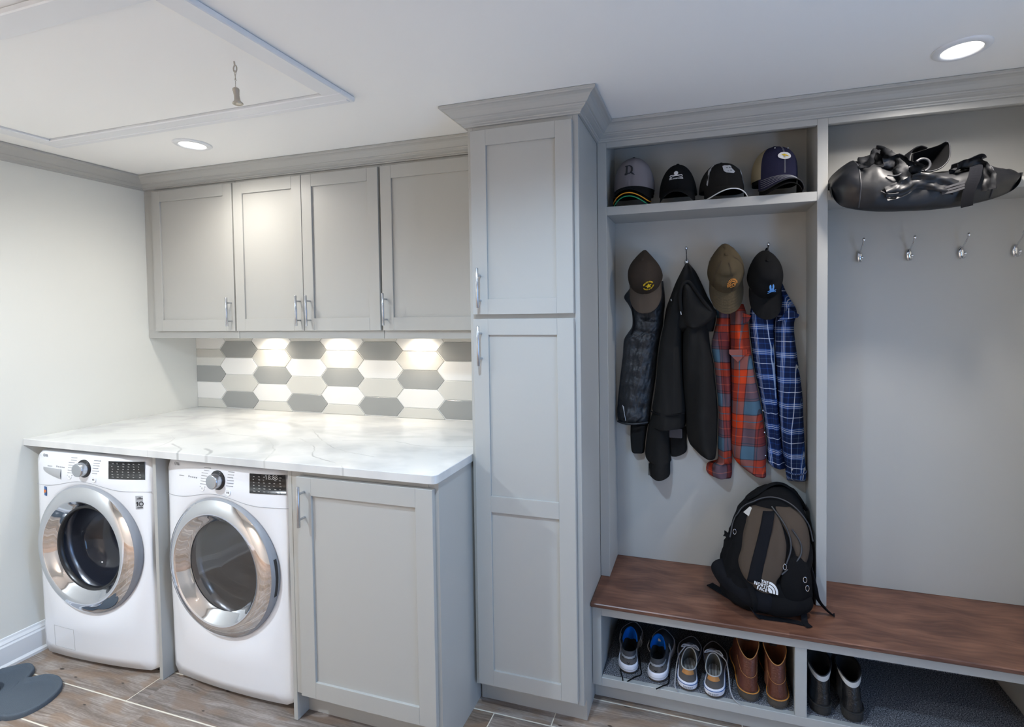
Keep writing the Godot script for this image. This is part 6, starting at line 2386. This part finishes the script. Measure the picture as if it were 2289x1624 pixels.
	# brown leather boots and black leather boots
	for k in 4:
		var brown := k < 2
		var o := {"len": 0.290, "w": 0.0475 if brown else 0.0455, "turn": -1.0 if k % 2 == 0 else 1.0, "sole": 0.034, "bulge": 0.0012, "cw": 0.041, "clen": 0.118, "cz0": 0.026, "back": 0.146 if brown else 0.128, "side": 0.186 if brown else 0.158, "front": 0.192 if brown else 0.150, "waist": 0.10, "heel_pow": 1.25, "mat": "brown_leather" if brown else "black_leather", "mid_mat": "grey_rubber" if brown else "black_rubber", "out_mat": "grey_rubber" if brown else "black_rubber", "lining": "boot_lining" if brown else "insole_dark"}
		var nm: String = ["brown leather boot with amber welt, beside the grey canvas shoes", "brown leather boot with amber welt, at the end of the first cubby", "worn black leather boot just right of the cubby divider", "worn black leather boot, second one right of the cubby divider"][k]
		var at := Vector3([3.207, 3.302, 3.452, 3.550][k], y, [0.398, 0.406, 0.396, 0.400][k])
		var t := make_shoe(o, "leather_boot", nm, "boot", "pair of brown boots" if brown else "pair of black boots", at, [0.03, 0.02, -0.03, 0.0][k])
		var st := new_st()
		if brown:
			tube(st, sole_ring(o, o.sole, -0.0012, 0.006), 0.0022, 6, true)
			obj("welt", st, M.amber_welt, t)
			st = new_st()
			var path := []
			for q in 21:
				path.append(upper_at(o, -10.0 + q, 0.46 + 0.10 * pow((q - 10) / 10.0, 2.0), 0.0012))
			tube(st, path, 0.0008, 5)
			obj("seam_stitching", st, M.tan_leather, t)
			obj("backstay", upper_patch(o, -3.5, 3.5, 0.50, 0.99, 0.0016), M.brown_leather, t)
			st = new_st()
			tube(st, collar_ring(o, 0.001), 0.0018, 6, true)
			obj("collar_edge", st, M.tan_leather, t)
			st = new_st()
			box(st, Vector3(-0.012, 0.150, -0.1345), Vector3(0.014, 0.185, -0.1325), 0.0)
			obj("sewn_tag", st, M.grey_lining, t)
		else:
			# worn pale band inside the heel of the collar
			var wn := obj("worn_lining", upper_patch(o, -9.0, 9.0, 0.84, 1.0, 0.0020, 19, 6), M.worn_white, t)
			wn.set_meta("label", "worn pale heel lining")
			st = new_st()
			tube(st, collar_ring(o, 0.001), 0.0030, 6, true)
			obj("collar_edge", st, M.black_leather, t)
			obj("heel_cap", upper_patch(o, -9.0, 9.0, 0.02, 0.42, 0.0018), M.black_leather, t)
			st = new_st()
			tube(st, sole_ring(o, o.sole, -0.0008, 0.006), 0.0020, 6, true)
			obj("welt", st, M.black_rubber, t)

# ============================ floor mat and bowl =====================================
func mat_and_bowl():
	var o := thing("pet_mat", "grey cloud-shaped rubber pet mat on the floor by the left wall", "mat")
	# outline from lobes: along the right end it reads as two rounded lobes with a notch
	var ctrl := [Vector2(0.030, 0.960), Vector2(0.095, 0.905), Vector2(0.165, 0.915), Vector2(0.205, 0.952), Vector2(0.222, 0.962), Vector2(0.270, 0.928), Vector2(0.340, 0.922), Vector2(0.410, 0.948), Vector2(0.452, 0.995), Vector2(0.468, 1.050), Vector2(0.455, 1.100), Vector2(0.418, 1.128), Vector2(0.392, 1.135), Vector2(0.385, 1.165), Vector2(0.355, 1.225), Vector2(0.290, 1.250), Vector2(0.225, 1.235), Vector2(0.200, 1.215), Vector2(0.160, 1.240), Vector2(0.090, 1.230), Vector2(0.035, 1.180), Vector2(0.028, 1.060), Vector2(0.030, 0.960)]
	var path := smooth_path(ctrl, 5)
	path.pop_back()
	var st := new_st()
	var rings := []
	for q in [[0.0, 0.0006], [0.0, 0.014], [0.002, 0.0195], [0.006, 0.0215], [0.010, 0.0200], [0.015, 0.0085], [0.019, 0.0060], [0.030, 0.0058]]:
		var ring := []
		for k in path.size():
			var a: Vector2 = path[(k - 1 + path.size()) % path.size()]
			var b: Vector2 = path[(k + 1) % path.size()]
			var t := (b - a).normalized()
			var nn := Vector2(-t.y, t.x)
			var p: Vector2 = path[k] + nn * q[0]
			ring.append(Vector3(p.x, q[1], p.y))
		ring.reverse()
		rings.append(ring)
	loft(st, rings)
	obj("tray", st, M.mat_rubber, o)
	var b := thing("pet_bowl", "polished steel pet bowl on the grey floor mat, mirrored in the washing machine door", "bowl", Vector3(0.132, 0.0062, 1.09))
	st = new_st()
	lathe(st, [Vector2(0.0004, 0.004), Vector2(0.044, 0.004), Vector2(0.055, 0.010), Vector2(0.060, 0.040), Vector2(0.063, 0.046), Vector2(0.066, 0.044), Vector2(0.069, 0.004), Vector2(0.070, 0.0), Vector2(0.0004, 0.0)], Vector3.ZERO, Basis.IDENTITY, 40)
	obj("bowl", st, M.brushed_steel, b)
